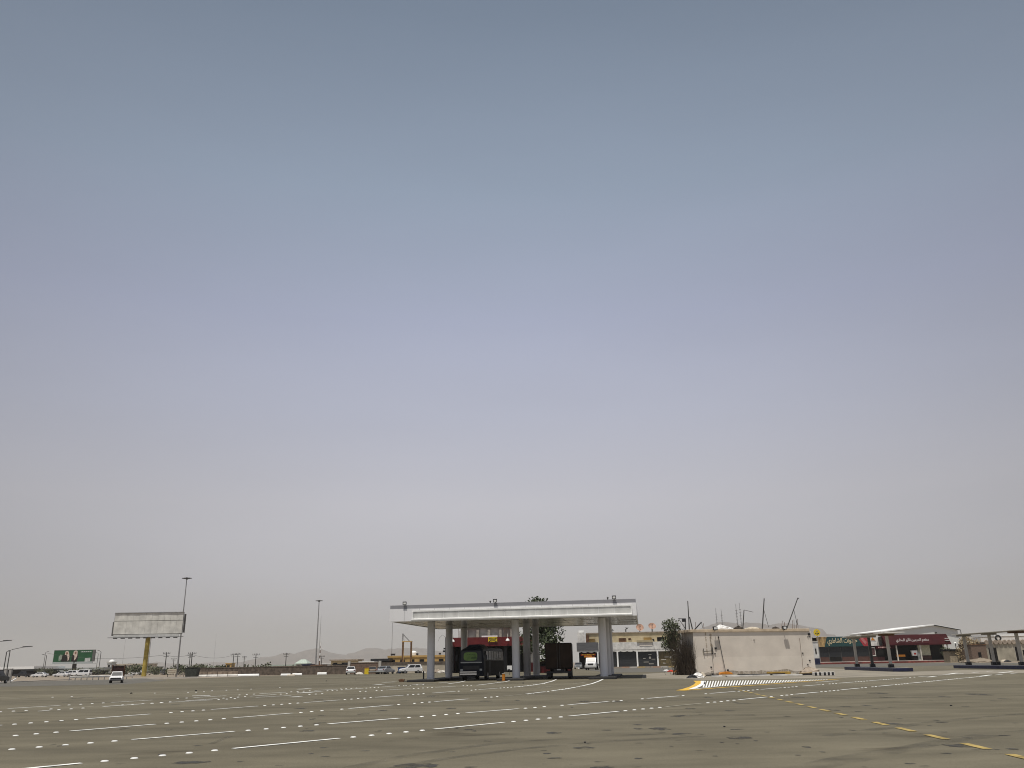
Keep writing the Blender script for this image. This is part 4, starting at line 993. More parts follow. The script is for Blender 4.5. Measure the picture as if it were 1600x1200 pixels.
block('lean_to', 'grey rough lean-to with black roof behind the wall end', 'shed', 521, 545, 1037.2, 205, 4, M_brownwall, M_black, .3, .2)
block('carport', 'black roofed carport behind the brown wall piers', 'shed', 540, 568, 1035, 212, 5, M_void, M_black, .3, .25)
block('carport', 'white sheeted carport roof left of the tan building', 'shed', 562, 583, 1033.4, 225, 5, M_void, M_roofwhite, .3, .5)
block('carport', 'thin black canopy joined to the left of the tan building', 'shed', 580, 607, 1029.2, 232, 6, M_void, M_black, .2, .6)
# tan building
D_ = 238
t, w, h = block('tan_building', 'tan yellow flat-roofed building behind the beige boundary wall', 'building', 606, 712, 1023.8, D_, 12, M_tan, M_tan, .15, .5, 7)
x0_ = t.location.x
for i, (px, rr, lab) in enumerate([(644, .9, 'white domed water tank on the tan roof beside the frame tower')]):
    q = thing('water_tank', lab, 'water tank', (X(px, D_), D_ + 3, h)); MB().tube([(0, 0, 0), (0, 0, .7)], rr, 14).sphere((0, 0, .7), rr, rr, .55, 14, 5, 0, 90).build('tank', M_white, q); MB().tube([(0, 0, 1.2), (0, 0, 1.3)], .3, 10).build('lid', M_dirtywhite, q)
for i, (px, lab) in enumerate([(611.5, 'black floodlight at the left edge of tan roof'), (615, 'second black floodlight near the left edge of tan roof'), (651.5, 'black floodlight on tan roof right of the water tank'), (687, 'black floodlight on tan roof beside canopy pillar')]):
    q = thing('roof_floodlight', lab, 'floodlight', (X(px, D_), D_ + .4, h), 0, 'floodlights on the tan building'); MB().box(-.3, .3, -.2, .2, .1, .55).build('housing', M_black, q); MB().tube([(0, 0, 0), (0, 0, .15)], .08, 6).build('foot', M_black, q)
D_ = 226
xa, xb = X(628.5, D_), X(641.5, D_); zt = Z(635, 1003, D_)
q = thing('frame_tower', 'rust orange steel frame tower topped by a broken lattice triangle', 'tower', ((xa + xb) / 2, D_, 0)); w = xb - xa
for s in (-1, 1):
    for y in (0, 1.2): MB().box(s * w / 2 - .16, s * w / 2 + .16, y - .14, y + .14, 0, zt).build('leg', M_rust if y == 0 else M_tan, q)
MB().box(-w / 2 - .2, w / 2 + .2, -.15, 1.35, zt, zt + .2).build('cross_beam', M_tan, q)
zl = Z(628, 990, D_); lt = MB(); lt.tube([(-w / 2 - .1, 0, zt), (-w / 2 - .1, 0, zl)], .09, 6); lt.tube([(-w / 2 + .35, 0, zt), (-w / 2 + .1, 0, zl)], .06, 6); lt.tube([(-w / 2 - .1, 0, zl), (w / 2 - .4, 0, zt + .2)], .13, 6)
for k in range(5): lt.tube([(-w / 2 - .1, 0, zt + k * (zl - zt) / 5), (-w / 2 + .3, 0, zt + (k + .6) * (zl - zt) / 5)], .04, 5)
lt.build('lattice', M_steel, q)
# boundary walls
def wallrun(name, label, px0, px1, D0, D1, h, m, cope=None, ch=.25):
    a = Vector((X(px0, D0), D0, 0)); b = Vector((X(px1, D1), D1, 0)); L = (b - a).length; t = thing(name, label, 'wall', a, math.atan2(b.y - a.y, b.x - a.x))
    bx('wall', m, t, 0, L, 0, .35, 0, h - (ch if cope else 0))
    if cope: bx('coping', cope, t, -.03, L + .03, -.06, .41, h - ch, h)
    return t, L
wallrun('stone_wall', 'long low dark stone wall on the far side of the lot', 301, 545, 188, 178, 1.75, M_brownwall, mat('stone_coping', (.16, .13, .105), .9, var=.2), .12)
t, L = wallrun('brown_wall', 'brown plastered wall with pale piers behind the parked cars', 545.5, 593.5, 177, 177, 2.25, mat('brown_plaster', (.17, .115, .085), .9, var=.18), M_stain, .12)
for s in (0, 1): MB().box(s * L - .25, s * L + .25, -.2, .5, 0, 2.45).build('pier', M_conclight, t)
wallrun('beige_wall', 'beige plastered wall with dark brown coping behind the white estate car', 594.5, 712, 178, 178, 2.15, M_beige, M_brownwall, .55)
for i, px in enumerate((317, 333, 349, 365)):
    D_ = 172; t = thing('concrete_barrier', ['concrete barrier with brown stained top, first of four from the skip', 'concrete barrier second from the dark green skip', 'concrete barrier third from the dark green skip', 'concrete barrier last of four, beside the low white barrier'][i], 'barrier', (X(px, D_), D_, .006), R(3), 'concrete barriers along the stone wall')
    MB().prism([(-.3, 0), (-.3, .25), (-.14, .38), (-.12, .48), (.12, .48), (.14, .38), (.3, .25), (.3, 0)], 'x', -.93, .93).build('base', M_dirtywhite, t); MB().box(-.92, .92, -.14, .14, .48, .98).build('top', mat('barrier_top', (.30, .235, .18), .9, var=.25, scale=2), t)
def lowbarrier(px0, px1, py, lab, h=.45, m=M_white):
    a, b = G(px0, py), G(px1, py); t = thing('road_barrier', lab, 'barrier', ((a.x + b.x) / 2, a.y, .006), R(2), 'low white road barriers'); L = b.x - a.x
    MB().prism([(-.3, 0), (-.22, h * .7), (-.1, h), (.1, h), (.22, h * .7), (.3, 0)], 'x', -L / 2, L / 2).build('body', m, t, bevel=.03)
    MB().box(-L / 2 + .1, L / 2 - .1, -.32, -.29, .0, .1).build('foot', M_concrete, t)
lowbarrier(372, 393, 1057.3, 'low white barrier directly right of the four concrete barriers')
lowbarrier(439, 449, 1056.3, 'low white barrier piece before the stone wall middle', .4)
lowbarrier(449, 457, 1056.6, 'low tan barrier piece between two white pieces', .3, M_beige)
lowbarrier(457, 467, 1055.6, 'low white barrier piece next right of the tan piece', .4)
lowbarrier(496, 506, 1054.5, 'low white barrier piece by itself below the floodlight mast', .45)
# skip, crates, rubble by the walls
def skip(label, px, py, w, h, m, d=1.6, rz=0):
    D_ = 172 if px > 400 else 170; g = Vector((X(px, D_), D_, 0)); t = thing('waste_skip', label, 'skip', (g.x, g.y, .006), rz)
    MB().prism([(-w / 2 + .2, .12), (w / 2 - .2, .12), (w / 2, h), (-w / 2, h)], 'y', -d / 2, d / 2).build('body', m, t); MB().box(-w / 2 - .05, w / 2 + .05, -d / 2 - .05, d / 2 + .05, h, h + .1).build('rim', M_black, t)
    for s in (-1, 1): MB().box(s * w * .3 - .1, s * w * .3 + .1, -d / 2 + .1, d / 2 - .1, 0, .12).build('foot', M_black, t)
skip('blue waste skip with black lid beside the white estate car', 630, 1051.8, 1.9, 1.1, mat('skip_blue', (.02, .07, .22), .5, var=.2))
skip('dark green waste skip standing right of the road sign', 301, 1058.6, 2.4, 1.7, mat('skip_green', (.03, .035, .028), .7, var=.2))
g = Vector((X(573.5,166),166,0)); t = thing('yellow_crate', 'tall yellow crate beside the dusty brown saloon', 'crate', (g.x, g.y, .006)); MB().box(-.4, .4, -.3, .3, 0, 1.1).build('body', M_yellowsign, t, bevel=.03); MB().box(-.42, .42, -.32, .32, 1.1, 1.18).build('lid', M_orange, t)
for i, (px, py, rx, rz_, m, lab) in enumerate([(562, 1052, .9, .4, M_conclight, 'pale rubble heap right of the white saloon'), (622, 1052.4, .35, .45, M_black, 'black bag left of the blue skip'), (655, 1051.7, .6, .4, M_beige, 'sand heap right of the white estate car'), (661, 1051.6, .7, .35, M_conclight, 'pale rubble heap left of the front canopy pillar'), (683, 1051.4, .8, .7, M_stain, 'brown scrap heap between the first two left pillars'), (690, 1051.2, 1.3, .45, M_conclight, 'flat pallet heap between the first two left pillars')]):
    g = Vector((X(px, 172), 172, 0)); heap('rubble_heap', lab, 'rubble', (g.x, g.y, .006), rx, rx * .7, rz_, m, seed=50 + i)
# road sign and rail near the mast
D_ = 190; x0, x1 = X(262, D_), X(276, D_)
t = thing('road_sign', 'cream road sign with dark lines on two black legs beside the mast', 'road sign', ((x0 + x1) / 2, D_, 0)); w = x1 - x0; z0, z1 = Z(269, 1052.5, D_), Z(269, 1045, D_)
MB().box(-w / 2, w / 2, -.05, .05, z0, z1).build('panel', mat('sign_cream', (.50, .46, .36), .6), t)
for i in range(2): MB().box(-w / 2 + .15, w / 2 - .15, -.07, -.052, z0 + .22 + i * .36, z0 + .38 + i * .36).build('line', M_stain, t)
for s in (-1, 1): MB().tube([(s * w * .45, .1, 0), (s * w * .45, .1, z1)], .06, 6).build('leg', M_black, t)
a, b = Vector((X(277, 186), 186, 0)), Vector((X(310, 180), 180, 0)); t = thing('steel_railing', 'black steel railing between the road sign and concrete barriers', 'railing', a, math.atan2(b.y - a.y, b.x - a.x)); L = (b - a).length
rl = MB(); rl.tube([(0, 0, 1.0), (L, 0, 1.0)], .035, 6); rl.tube([(0, 0, .55), (L, 0, .55)], .03, 6); rl.build('rail', M_black, t)
po_ = MB().tube([(0, 0, 0), (0, 0, 1.1)], .045, 6).build('post', M_black, t)
for i in range(1, 7): o = po_.copy(); COL.objects.link(o); o.parent = t; o.location = (L * i / 6, 0, 0)
# guard rail, kerbs
a, b = Vector((X(110, 150), 150, 0)), Vector((X(208, 158), 158, 0)); t = thing('guard_rail', 'long pale steel guard rail on the far side of the road', 'guard rail', a, math.atan2(b.y - a.y, b.x - a.x)); L = (b - a).length
MB().prism([(-.05, .42), (-.12, .5), (-.04, .58), (-.12, .66), (-.05, .74), (-.02, .58)], 'x', 0, L).build('rail', M_dirtywhite, t)
po_ = MB().box(-.05, .05, 0, .1, 0, .7).build('post', M_steel, t)
for i in range(1, 12): o = po_.copy(); COL.objects.link(o); o.parent = t; o.location = (L * i / 11, 0, 0)
k = MB(); 
def kerbline(pts, h, w, name, m):
    k = MB(); g = [G(*p) for p in pts]
    for i in range(len(g) - 1):
        d = g[i + 1] - g[i]; M_ = Matrix.Translation(g[i]) @ Matrix.Rotation(math.atan2(d.y, d.x), 4, 'Z'); k.box(0, d.length, 0, w, .002, h, M_)
    o = k.build(name, m); return struct(o)
kerbline([(-30, 1067.5), (20, 1066.3), (70, 1064), (112, 1062.3)], .14, .5, 'kerb', M_conclight)
kerbline([(205, 1061.5), (250, 1060.6), (310, 1059.3)], .22, .7, 'kerb', M_conclight)
for i, px in enumerate((6.5, 14)):
    g = G(px, 1066.3); t = thing('gate_post', ['thick concrete gate post nearest the picture edge', 'thick concrete gate post beside the white barrier arm'][i], 'gate post', (g.x, g.y, 0), 0, 'concrete gate posts'); MB().box(-.2, .2, -.2, .2, 0, 2.0).build('shaft', M_concrete, t, bevel=.02); MB().box(-.24, .24, -.24, .24, 2.0, 2.08).build('cap', M_conclight, t)
a, b = G(15, 1066.5), P(25, 1060, 143); t = thing('boom_barrier', 'white barrier arm slanting up beside the concrete gate posts', 'barrier arm', a); MB().tube([(0, 0, .05), b - a], .09, 6).build('arm', M_white, t); MB().box(-.15, .15, -.15, .15, 0, .2).build('foot', M_concrete, t)

# ------------------------------------------------------------------ red fascia building behind canopy
D_ = 160
x0, x1 = X(706, D_), X(842, D_); w = x1 - x0; rb = thing('red_fascia_shop', 'closed shop with a deep red fascia and raw concrete frame above, behind the bus', 'building', (x0, D_, 0), R(-3))
zf0, zf1 = Z(770, 1009.8, D_), Z(770, 995.8, D_); zt = Z(760, 981, D_)
bx('fascia', M_red, rb, 0, w, -1.6, .1, zf0, zf1)
bx('rear_wall', M_void, rb, 0, w, 5, 5.3, 0, zf1); bx('roof', M_concrete, rb, 0, w, .1, 5.3, zf1 - .4, zf1 - .05)
bx('side_wall', M_red, rb, -.25, -.01, -1.6, 5.3, 0, zf1 - .1)
for i, px in enumerate((707.5, 745, 790, 812, 832)):
    xx = X(px, D_) - x0; MB().box(xx - .28, xx + .28, -.3, .3, 1.6, zf0).build('column', M_conclight if i == 4 else M_black, rb); MB().box(xx - .3, xx + .3, -.32, .32, 0, 1.6).build('column_base', M_red if i == 4 else M_black, rb)
up = MB(); xa, xb = X(728, D_) - x0, X(800, D_) - x0
up.box(xa, xb, 1.2, 1.5, zf1 - .05, zt); upo = up.build('upper_wall', M_concrete, rb)
for k in range(5):
    xx = xa + (xb - xa) * k / 4; MB().box(xx - .25, xx + .25, .8, 1.19, zf1 - .05, zt - .1).build('upper_column', mat('raw_column', (.30, .27, .23), .9, var=.15), rb)
MB().box(xa - .3, xb + .3, .7, 3, zt, zt + .4).build('upper_slab', M_concrete, rb)
for k in range(8):
    xx = X(716 + k * 1.4 if k < 3 else 782 + k * 2, D_) - x0; MB().tube([(xx, .6, zf1 - .1), (xx + random.uniform(-.1, .1), .6, zf1 + random.uniform(1.2, 2.4))], .03, 5).build('rebar', M_rust, rb)
MB().box(X(753, D_) - x0, X(778, D_) - x0, -.2, .5, zf1 + .02, zf1 + .3).build('roof_sheet', M_roofwhite, rb)
for px in (709.5, 795):
    xx = X(px, D_) - x0; f = MB().tube([(xx, -1.5, zf1), (xx, -1.9, zf1 + .5), (xx, -2.1, zf1 - .2)], .035, 6).build('gooseneck_lamp', M_conclight, rb); MB().sphere((xx, -2.1, zf1 - .75), .36, .36, .45, 12, 4, 0, 90).build('shade', M_white, f)
sx0, sx1 = X(764.5, D_) - x0, X(778.5, D_) - x0; sz0, sz1 = Z(771, 1003.5, D_), Z(771, 995.5, D_)
ysn = thing('yellow_sign', 'yellow notice board with dark lettering hung on the red fascia', 'sign', rb.matrix_world @ Vector((0, 0, 0)), R(-3)); ysn.location = (x0, D_, 0)
MB().box(sx0, sx1, -1.75, -1.62, sz0, sz1).build('board', M_yellowsign, ysn)
lt = MB(); rd = random.Random(2)
for r_ in range(3):
    xx = sx0 + .12 + .12 * r_
    while xx < sx1 - .2 - .1 * r_:
        ww = rd.uniform(.05, .16); zz = sz1 - .2 - r_ * (sz1 - sz0 - .2) / 3; lt.box(xx, xx + ww, -1.78, -1.751, zz - rd.uniform(.04, .12), zz + rd.uniform(.0, .07)); xx += ww + rd.uniform(.02, .06)
for s in (.12, .85): lt.box(sx0 + (sx1 - sx0) * s - .1, sx0 + (sx1 - sx0) * s + .14, -1.79, -1.751, sz0 + .03, sz0 + .2)
lt.build('lettering', M_black, ysn)
g = G(797, 1050.5); t = thing('leaning_notice', 'white notice sheet with dark mark standing behind the middle pillar', 'sign', (X(796, 120), 120, 0)); z0 = Z(796, 1047, 120); z1 = Z(796, 1040, 120); MB().box(-.33, .33, -.03, .03, z0, z1).build('sheet', M_white, t); MB().box(-.28, .1, -.05, -.032, z0 + .05, z0 + .14).build('mark', M_black, t); MB().tube([(0, .06, 0), (0, .06, z1)], .03, 6).build('stand', M_darksteel, t)
D_ = 150; t = thing('signal_pole', 'thin black pole with two dark fixtures behind the second left pillar', 'pole', (X(696, D_), D_, 0)); MB().tube([(0, 0, 0), (0, 0, Z(696, 996, D_))], .08, 6).build('pole', M_black, t); z_ = Z(696, 1019, D_); MB().box(-.45, .1, -.2, .2, z_, z_ + .3).box(-.35, .0, -.2, .2, z_ + .45, z_ + .7).build('fixture', M_black, t)
MB().tube([(0, 0, Z(696, 994, D_) - .2), (-.6, 0, Z(690, 992, D_)), (-1.1, 0, Z(684, 997, D_)), (-1.25, 0, Z(683, 1002, D_))], .025, 5).build('bent_wire', M_darksteel, t)
# low red planter and dark clutter between pillars and truck
D_ = 140; t = thing('red_kiosk', 'low dull red kiosk left of the box truck under the tree', 'kiosk', (X(851, D_), D_, 0)); MB().box(-1.2, 1.2, 0, 1.5, 0, 1.9).build('wall', M_red, t); MB().box(-1.4, 1.4, -.3, 1.8, 1.9, 2.1).build('roof', M_black, t); MB().box(-.7, .7, -.04, -.002, 1.0, 1.6).build('window', M_void, t)

# ------------------------------------------------------------------ yellow two-storey shops
D_ = 207
sh = thing('shop_block', 'two-storey yellow and white shop block with dark shutters and scalloped arches', 'building', (X(902, D_), D_, 0), R(-4)); x0 = X(902, D_)
def sx(px): return (X(px, D_) - x0)
sz = lambda py, px=980: Z(px, py, D_)
z_top, z_mid, z_band, z_arch, z_sh = sz(989), sz(1003.5), sz(1015), sz(1018.6), sz(1019.5)
xe = sx(1064)
bx('upper_wall', M_yellowwall, sh, sx(918), xe, 1.6, 10, z_mid, z_top); bx('roof', M_stain, sh, sx(917.5), xe + .1, 1.4, 10.2, z_top, z_top + .22)
bx('balcony_wall', M_dirtywhite, sh, sx(936), xe, 0, 1.59, z_band, z_mid)
bx('grey_cladding', M_corr, sh, 0, sx(936) - .01, -.1, 1.59, z_band, z_mid + .1)
bx('stair_tower', M_dirtywhite, sh, sx(904), sx(915), 2, 6, z_mid, sz(986.5)); bx('water_tank', M_white, sh, sx(906), sx(914), 2.5, 5, sz(986.5), sz(982.5))
bx('rear_wall', M_void, sh, .3, xe - .1, 3, 3.3, 0, z_band); bx('upper_floor', M_dirtywhite, sh, 0, xe, .05, 9.9, z_band - .15, z_band - .01)
cols = [904, 934.5, 965, 995.5, 1027, 1059.5]
# scalloped arch strip: white band with pointed openings
for i in range(5):
    a, b = sx(cols[i]), sx(cols[i + 1])
    if i < 3:
        n = 3; poly = [(a, z_band - .02)]; 
        m = MB()
        for k in range(n):
            p0 = a + (b - a) * k / n; p1 = a + (b - a) * (k + 1) / n; c_ = (p0 + p1) / 2; r_ = (p1 - p0) * .40; zb0 = z_arch + .02; zt0 = z_band - .35
            m.prism([(p0, zb0), (c_ - r_, zb0), (c_ - r_ * .55, zt0 - .12), (c_, zt0), (c_, z_band - .16), (p0, z_band - .16)], 'y', .02, .3)
            m.prism([(c_, zt0), (c_ + r_ * .55, zt0 - .12), (c_ + r_, zb0), (p1, zb0), (p1, z_band - .16), (c_, z_band - .16)], 'y', .02, .3)
        m.build('arch_strip', M_dirtywhite, sh)
    else: bx('lintel', M_dirtywhite, sh, a, b, .02, .3, z_arch, z_band - .16)
    if i > 0:
        s_ = MB(); nl = 12
        zz0 = .35
        for k in range(nl):
            z0 = zz0 + (z_arch - zz0) * k / nl; z1 = zz0 + (z_arch - zz0) * (k + 1) / nl; s_.box(a + .25, b - .25, .5 + .03 * (k % 2), .62, z0, z1 - .01)
        so = s_.build('shutter', M_shutterbrown if i == 4 else M_shutter, sh)
        if i in (3, 4):
            gf = MB(); rd = random.Random(i)
            for k in range(6):
                xx = rd.uniform(a + .6, b - .9); z0 = rd.uniform(.6, z_arch - .4); gf.box(xx, xx + rd.uniform(.2, 1.2), .46, .499, z0, z0 + rd.uniform(.05, .18))
            gf.tube([((a + b) / 2 + .6, .49, (z_arch) * .62), ((a + b) / 2 + .6, .44, z_arch * .62)], .26, 10); gf.build('painted_mark', M_conclight, so)
    else:
        bx('shop_recess', M_void, sh, a + .25, b - .25, .9, 1.0, .1, z_arch)
for c in cols: MB().box(sx(c) - .17, sx(c) + .17, -.05, .45, .02, z_arch + .05).build('column', M_white, sh)
for px0, px1, y0, y1, m in [(969, 980, 997, 1003, M_rust), (984, 988, 997, 1000, M_rust), (1008, 1020, 996, 1001, M_tan), (1029, 1040, 995.5, 1002, M_void), (922, 931, 998, 1003, M_tan), (1021.5, 1024, 998, 1002, M_black)]:
    f = MB().box(sx(px0), sx(px1), 1.5, 1.598, sz(y1, px0), sz(y0, px0)).build('window', m, sh); MB().box(sx(px0) - .1, sx(px1) + .1, 1.3, 1.499, sz(y0, px0) + .01, sz(y0, px0) + .2).build('hood', M_yellowwall, f)
bx('stair_box', M_rust, sh, sx(917), sx(922), 1.2, 1.59, z_mid, sz(991))
bx('wall_patch', M_stucco, sh, sx(1000), sx(1020), -.06, -.002, sz(1010), sz(1004.5)); bx('yellow_panel', M_yellowwall, sh, sx(996), sx(1021), -.25, -.062, sz(1004), sz(1001))
rsg = MB().box(sx(908), sx(931), .2, .45, sz(1023), sz(1020.5)).build('red_sign', M_redsign, sh); MB().box(sx(913), sx(925), .15, .4, sz(1026), sz(1023.2)).build('orange_sign', M_orange, sh)
lt = MB(); rd = random.Random(3); xx = sx(910)
while xx < sx(929): ww = rd.uniform(.15, .4); lt.box(xx, xx + ww, .17, .199, sz(1022.3), sz(1021.2)); xx += ww + .12
lt.build('lettering', M_yellowsign, rsg)
# pavement kerb blocks
k0 = thing('shop_pavement', 'raised pavement with patchy pink and cream kerb along the yellow shop block', 'pavement', (x0, D_, 0), R(-4)); bx('slab', M_conclight, k0, sx(958), xe + 1, -2.6, -.1, 0, .3)
for i in range(9):
    a = sx(958) + (xe - sx(958)) * i / 9; MB().box(a + .02, a + (xe - sx(958)) / 9 - .02, -2.85, -2.61, 0, .34).build('kerb_block', [M_stain, mat('kerb_pink', (.42, .27, .19), .9), M_conclight, mat('kerb_ochre', (.45, .33, .16), .9)][i % 4], k0)
# dishes on the roof
def dish(label, px, pyc, r, m, tilt, D=D_, yaw=0):
    zr = z_top + .22; zc = Z(px, pyc, D + 4); t = thing('satellite_dish', label, 'satellite dish', (X(px, D + 4), D + 4, zr), R(yaw), 'satellite dishes on the yellow shops')
    zc -= zr
    MB().tube([(0, .3, 0), (0, .3, zc - .2)], .13, 8).build('stand', M_darksteel, t)
    rings = []
    Mx = Matrix.Translation((0, 0, zc)) @ Matrix.Rotation(R(tilt), 4, 'X')
    for i in range(6):
        rr = r * (i + .02) / 5; rings.append([Mx @ Vector((rr * math.cos(2 * math.pi * j / 24), rr * rr / r * .28, rr * math.sin(2 * math.pi * j / 24))) for j in range(24)])
    rings2 = [[v + Mx.to_3x3() @ Vector((0, .04, 0)) for v in q] for q in rings[::-1]]
    # bowl opens towards -y
    for q in rings + rings2:
        pass
    mb = MB(); mb.loft([[Vector((v.x, v.y, v.z)) for v in q] for q in rings], True, False); d = mb.build('bowl', m, t)
    MB().tube([Mx @ Vector((0, 0, 0)), Mx @ Vector((0, r * .75, 0))], .04, 6).sphere(Mx @ Vector((0, r * .75, 0)), .12).build('feed', M_darksteel, t)
dish('large rusty pink dish, left of the pair on the yellow shop roof', 1003, 981, .92, M_copper, 150)
dish('large rusty pink dish, right of the pair on the yellow shop roof', 1022.5, 979, .92, M_copper, 143)
dish('small black dish seen side on, left of the rusty pair', 982.5, 983, .55, M_black, 60, yaw=70)
dish('small black round dish at the edge of the right canopy pillar', 960, 985.5, .42, M_black, 95)

# ------------------------------------------------------------------ right hand shops
D_ = 216
def zz_(py, px=1400): return Z(px, py, D_)
# platform
x0 = X(1275, D_ - 6); x1 = X(1496, D_ - 6)
pl = thing('shop_platform', 'long raised platform with red painted kerb before the teal and maroon shops', 'pavement', (x0, D_ - 6, 0), R(2.2)); bx('slab', M_conclight, pl, 0, x1 - x0, .25, 8, 0, .52); bx('kerb', mat('red_kerb', (.20, .045, .035), .7, var=.3, scale=1), pl, 0, x1 - x0, 0, .249, 0, .40)
# teal shop
ts = thing('teal_shop', 'dark glazed shop under a teal sign with cream lettering', 'shop', (X(1279, D_), D_, .5), 0); x0 = X(1279, D_); q = lambda px: X(px, D_) - x0
zF0, zF1 = zz_(1010, 1320) - .5, zz_(994.5, 1320) - .5
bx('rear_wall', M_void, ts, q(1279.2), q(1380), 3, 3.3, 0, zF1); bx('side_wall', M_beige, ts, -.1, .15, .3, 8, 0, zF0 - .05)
bx('roof', M_roofwhite, ts, q(1280), q(1380), .31, 8, zF1 - .15, zF1 + .05)
sb_ = MB().prism([(q(1296), zF1), (q(1291), zF0), (q(1352), zF0), (q(1343), zF1)], 'y', 0, .3).build('sign_board', M_teal, ts)
MB().prism([(q(1280), zF1), (q(1280.5), zF0), (q(1290.8), zF0), (q(1295.8), zF1)], 'y', 0, .3).build('beige_panel', mat('beige_mural', (.42, .28, .12), .7, var=.5, scale=.8), ts)
rp_ = MB().prism([(q(1343.3), zF1), (q(1352.2), zF0), (q(1361), zF0), (q(1361), zF1)], 'y', 0, .3).build('red_panel', mat('rose_panel', (.36, .035, .045), .6, var=.15), ts)
MB().prism([(q(1348), zF1 - .6), (q(1355), zF0 + .35), (q(1358), zF0 + .9), (q(1352), zF1 - .3)], 'y', -.03, -.002).build('panel_motif', mat('pink_motif', (.45, .15, .15), .6), rp_)
wp = MB().prism([(q(1362), zF1), (q(1362), zF0), (q(1373), zF0), (q(1377), zF1)], 'y', 0, .3).build('white_panel', M_dirtywhite, ts)
MB().prism([(q(1364.5), zF1 - 1.05), (q(1367.5), zF1 - .3), (q(1371.5), zF1 - 1.05)], 'y', -.03, -.002).build('emblem', M_orange, wp); MB().box(q(1363.5), q(1372.5), -.03, -.002, zF1 - 1.35, zF1 - 1.15).build('emblem_bar', M_signpanel, wp)
text('lettering', arabic('خردوات الشاطري'), mat('cream_letters', (.62, .52, .33), .6), sb_, q(1296), -.02, zF0 + .22, q(1343) - q(1296), zF1 - zF0 - .5)
for i, (a, b) in enumerate(((1281, 1297), (1298, 1316), (1317, 1338), (1339, 1360))):
    f = MB().box(q(a), q(b), .4, .5, 1.15, zF0 - .1).build('window', M_glass, ts); MB().box(q(a) - .05, q(b) + .05, .35, .399, zF0 - .12, zF0 - .02).box(q(b) - .05, q(b) + .08, .35, .399, 0, zF0 - .13).build('frame', M_darksteel, f)
    MB().box(q(a), q(b), .4, .55, 0, 1.14).build('lower_panel', mat('brown_panel', (.07, .03, .022), .7) if i != 1 else M_void, ts)
pm = MB().box(q(1361.5), q(1370), .3, .38, 1.2, zF0 - .3).build('poster_frame', M_dirtywhite, ts); MB().box(q(1362.3), q(1369.2), .28, .299, 1.4, zF0 - .5).build('poster', mat('poster_plum', (.10, .05, .05), .6, var=.4), pm)
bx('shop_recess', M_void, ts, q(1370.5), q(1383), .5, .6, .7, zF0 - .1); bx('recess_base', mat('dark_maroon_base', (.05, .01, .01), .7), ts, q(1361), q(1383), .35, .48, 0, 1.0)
# restaurant
rs_ = thing('restaurant', 'restaurant front under a long maroon awning with white lettering', 'restaurant', (X(1383, D_), D_, .5), 0); x0 = X(1383, D_)
zA0, zA1 = zz_(1007.8, 1430) - .5, zz_(991.2, 1430) - .5
aw = MB().prism([(-1.6, zA0), (-1.5, zA0 + .25), (.3, zA1), (.6, zA1), (.6, zA0)], 'x', 0, q(1485)).build('awning', M_maroon, rs_)
text('lettering', arabic('مطعم الحرمين للأرز البخاري'), mat('white_letters', (.72, .70, .68), .5), aw, q(1399.5), -1.66, zA0 + .62, q(1450.5) - q(1399.5), 1.05)
le = MB(); rd = random.Random(6)
for r_ in range(2):
    xx = q(1477)
    while xx < q(1483): ww = rd.uniform(.08, .22); le.box(xx, xx + ww, -1.35 - .15 * r_, -1.0, zA0 + 1.35 - r_ * .5, zA0 + 1.5 - r_ * .5); xx += ww + .08
le.build('small_lettering', mat('white_letters', (.7, .7, .7)), aw)
bx('wall', M_dirtywhite, rs_, 0, q(1485), 3, 3.3, 0, zA1 - .1); bx('roof', M_greysheet, rs_, 0, q(1485), .61, 8, zA1 - .35, zA1 - .1)
sl = MB().box(q(1370), q(1399), -.5, -.1, zA0 - .75, zA0 - .02).build('lower_sign', M_maroon, rs_)
le = MB(); xx = q(1373)
while xx < q(1393): ww = rd.uniform(.08, .3); le.box(xx, xx + ww, -.54, -.501, zA0 - .6 + rd.uniform(0, .1), zA0 - .28); xx += ww + .09
le.build('small_lettering', mat('pink_letters', (.5, .32, .3), .6), sl)
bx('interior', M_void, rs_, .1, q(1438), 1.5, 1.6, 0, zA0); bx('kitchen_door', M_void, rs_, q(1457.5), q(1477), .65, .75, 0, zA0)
bx('window_panel', mat('pale_window', (.46, .45, .33), .5), rs_, q(1438), q(1457), .7, .8, 1.15, zA0 - .05); bx('lower_panel', mat('brown_panel', (.07, .03, .022)), rs_, q(1436), q(1457), .55, .69, 0, 1.14)
bx('end_wall', M_dirtywhite, rs_, q(1477.2), q(1480), .65, 3, 0, zA0)
for px in (1399.5, 1436.5, 1479): MB().box(q(px) - .12, q(px) + .12, -1.3, -1.05, 0, zA0).build('post', M_conclight, rs_)
t = thing('food_counter', 'orange wooden food counter under the maroon awning', 'counter', (x0 + q(1407), D_ - .2, .52)); MB().box(-1.0, 1.0, -.3, .3, .9, 1.4).build('top', M_orange, t); MB().box(-.95, .95, -.25, .25, 0, .9).build('body', M_void, t)
t = thing('display_cabinet', 'white food cabinet with red marks under the maroon awning', 'cabinet', (x0 + q(1428), D_ - .5, .52)); MB().prism([(-.55, 1.1), (.55, 1.1), (.7, 2.3), (-.75, 2.3)], 'y', -.3, .3).build('body', M_white, t); MB().box(-.25, .3, -.33, -.302, 1.35, 1.75).build('mark', M_redsign, t); MB().box(-.5, .5, -.25, .25, 0, 1.1).build('stand', M_void, t)
t = thing('gas_cabinet', 'small grey cabinet right of the white food cabinet', 'cabinet', (x0 + q(1434.5), D_ - .4, .52)); MB().box(-.3, .3, -.25, .25, .0, 1.9).build('body', M_greysheet, t); MB().box(-.25, .25, -.27, -.252, .9, 1.6).build('door', M_signpanel, t)
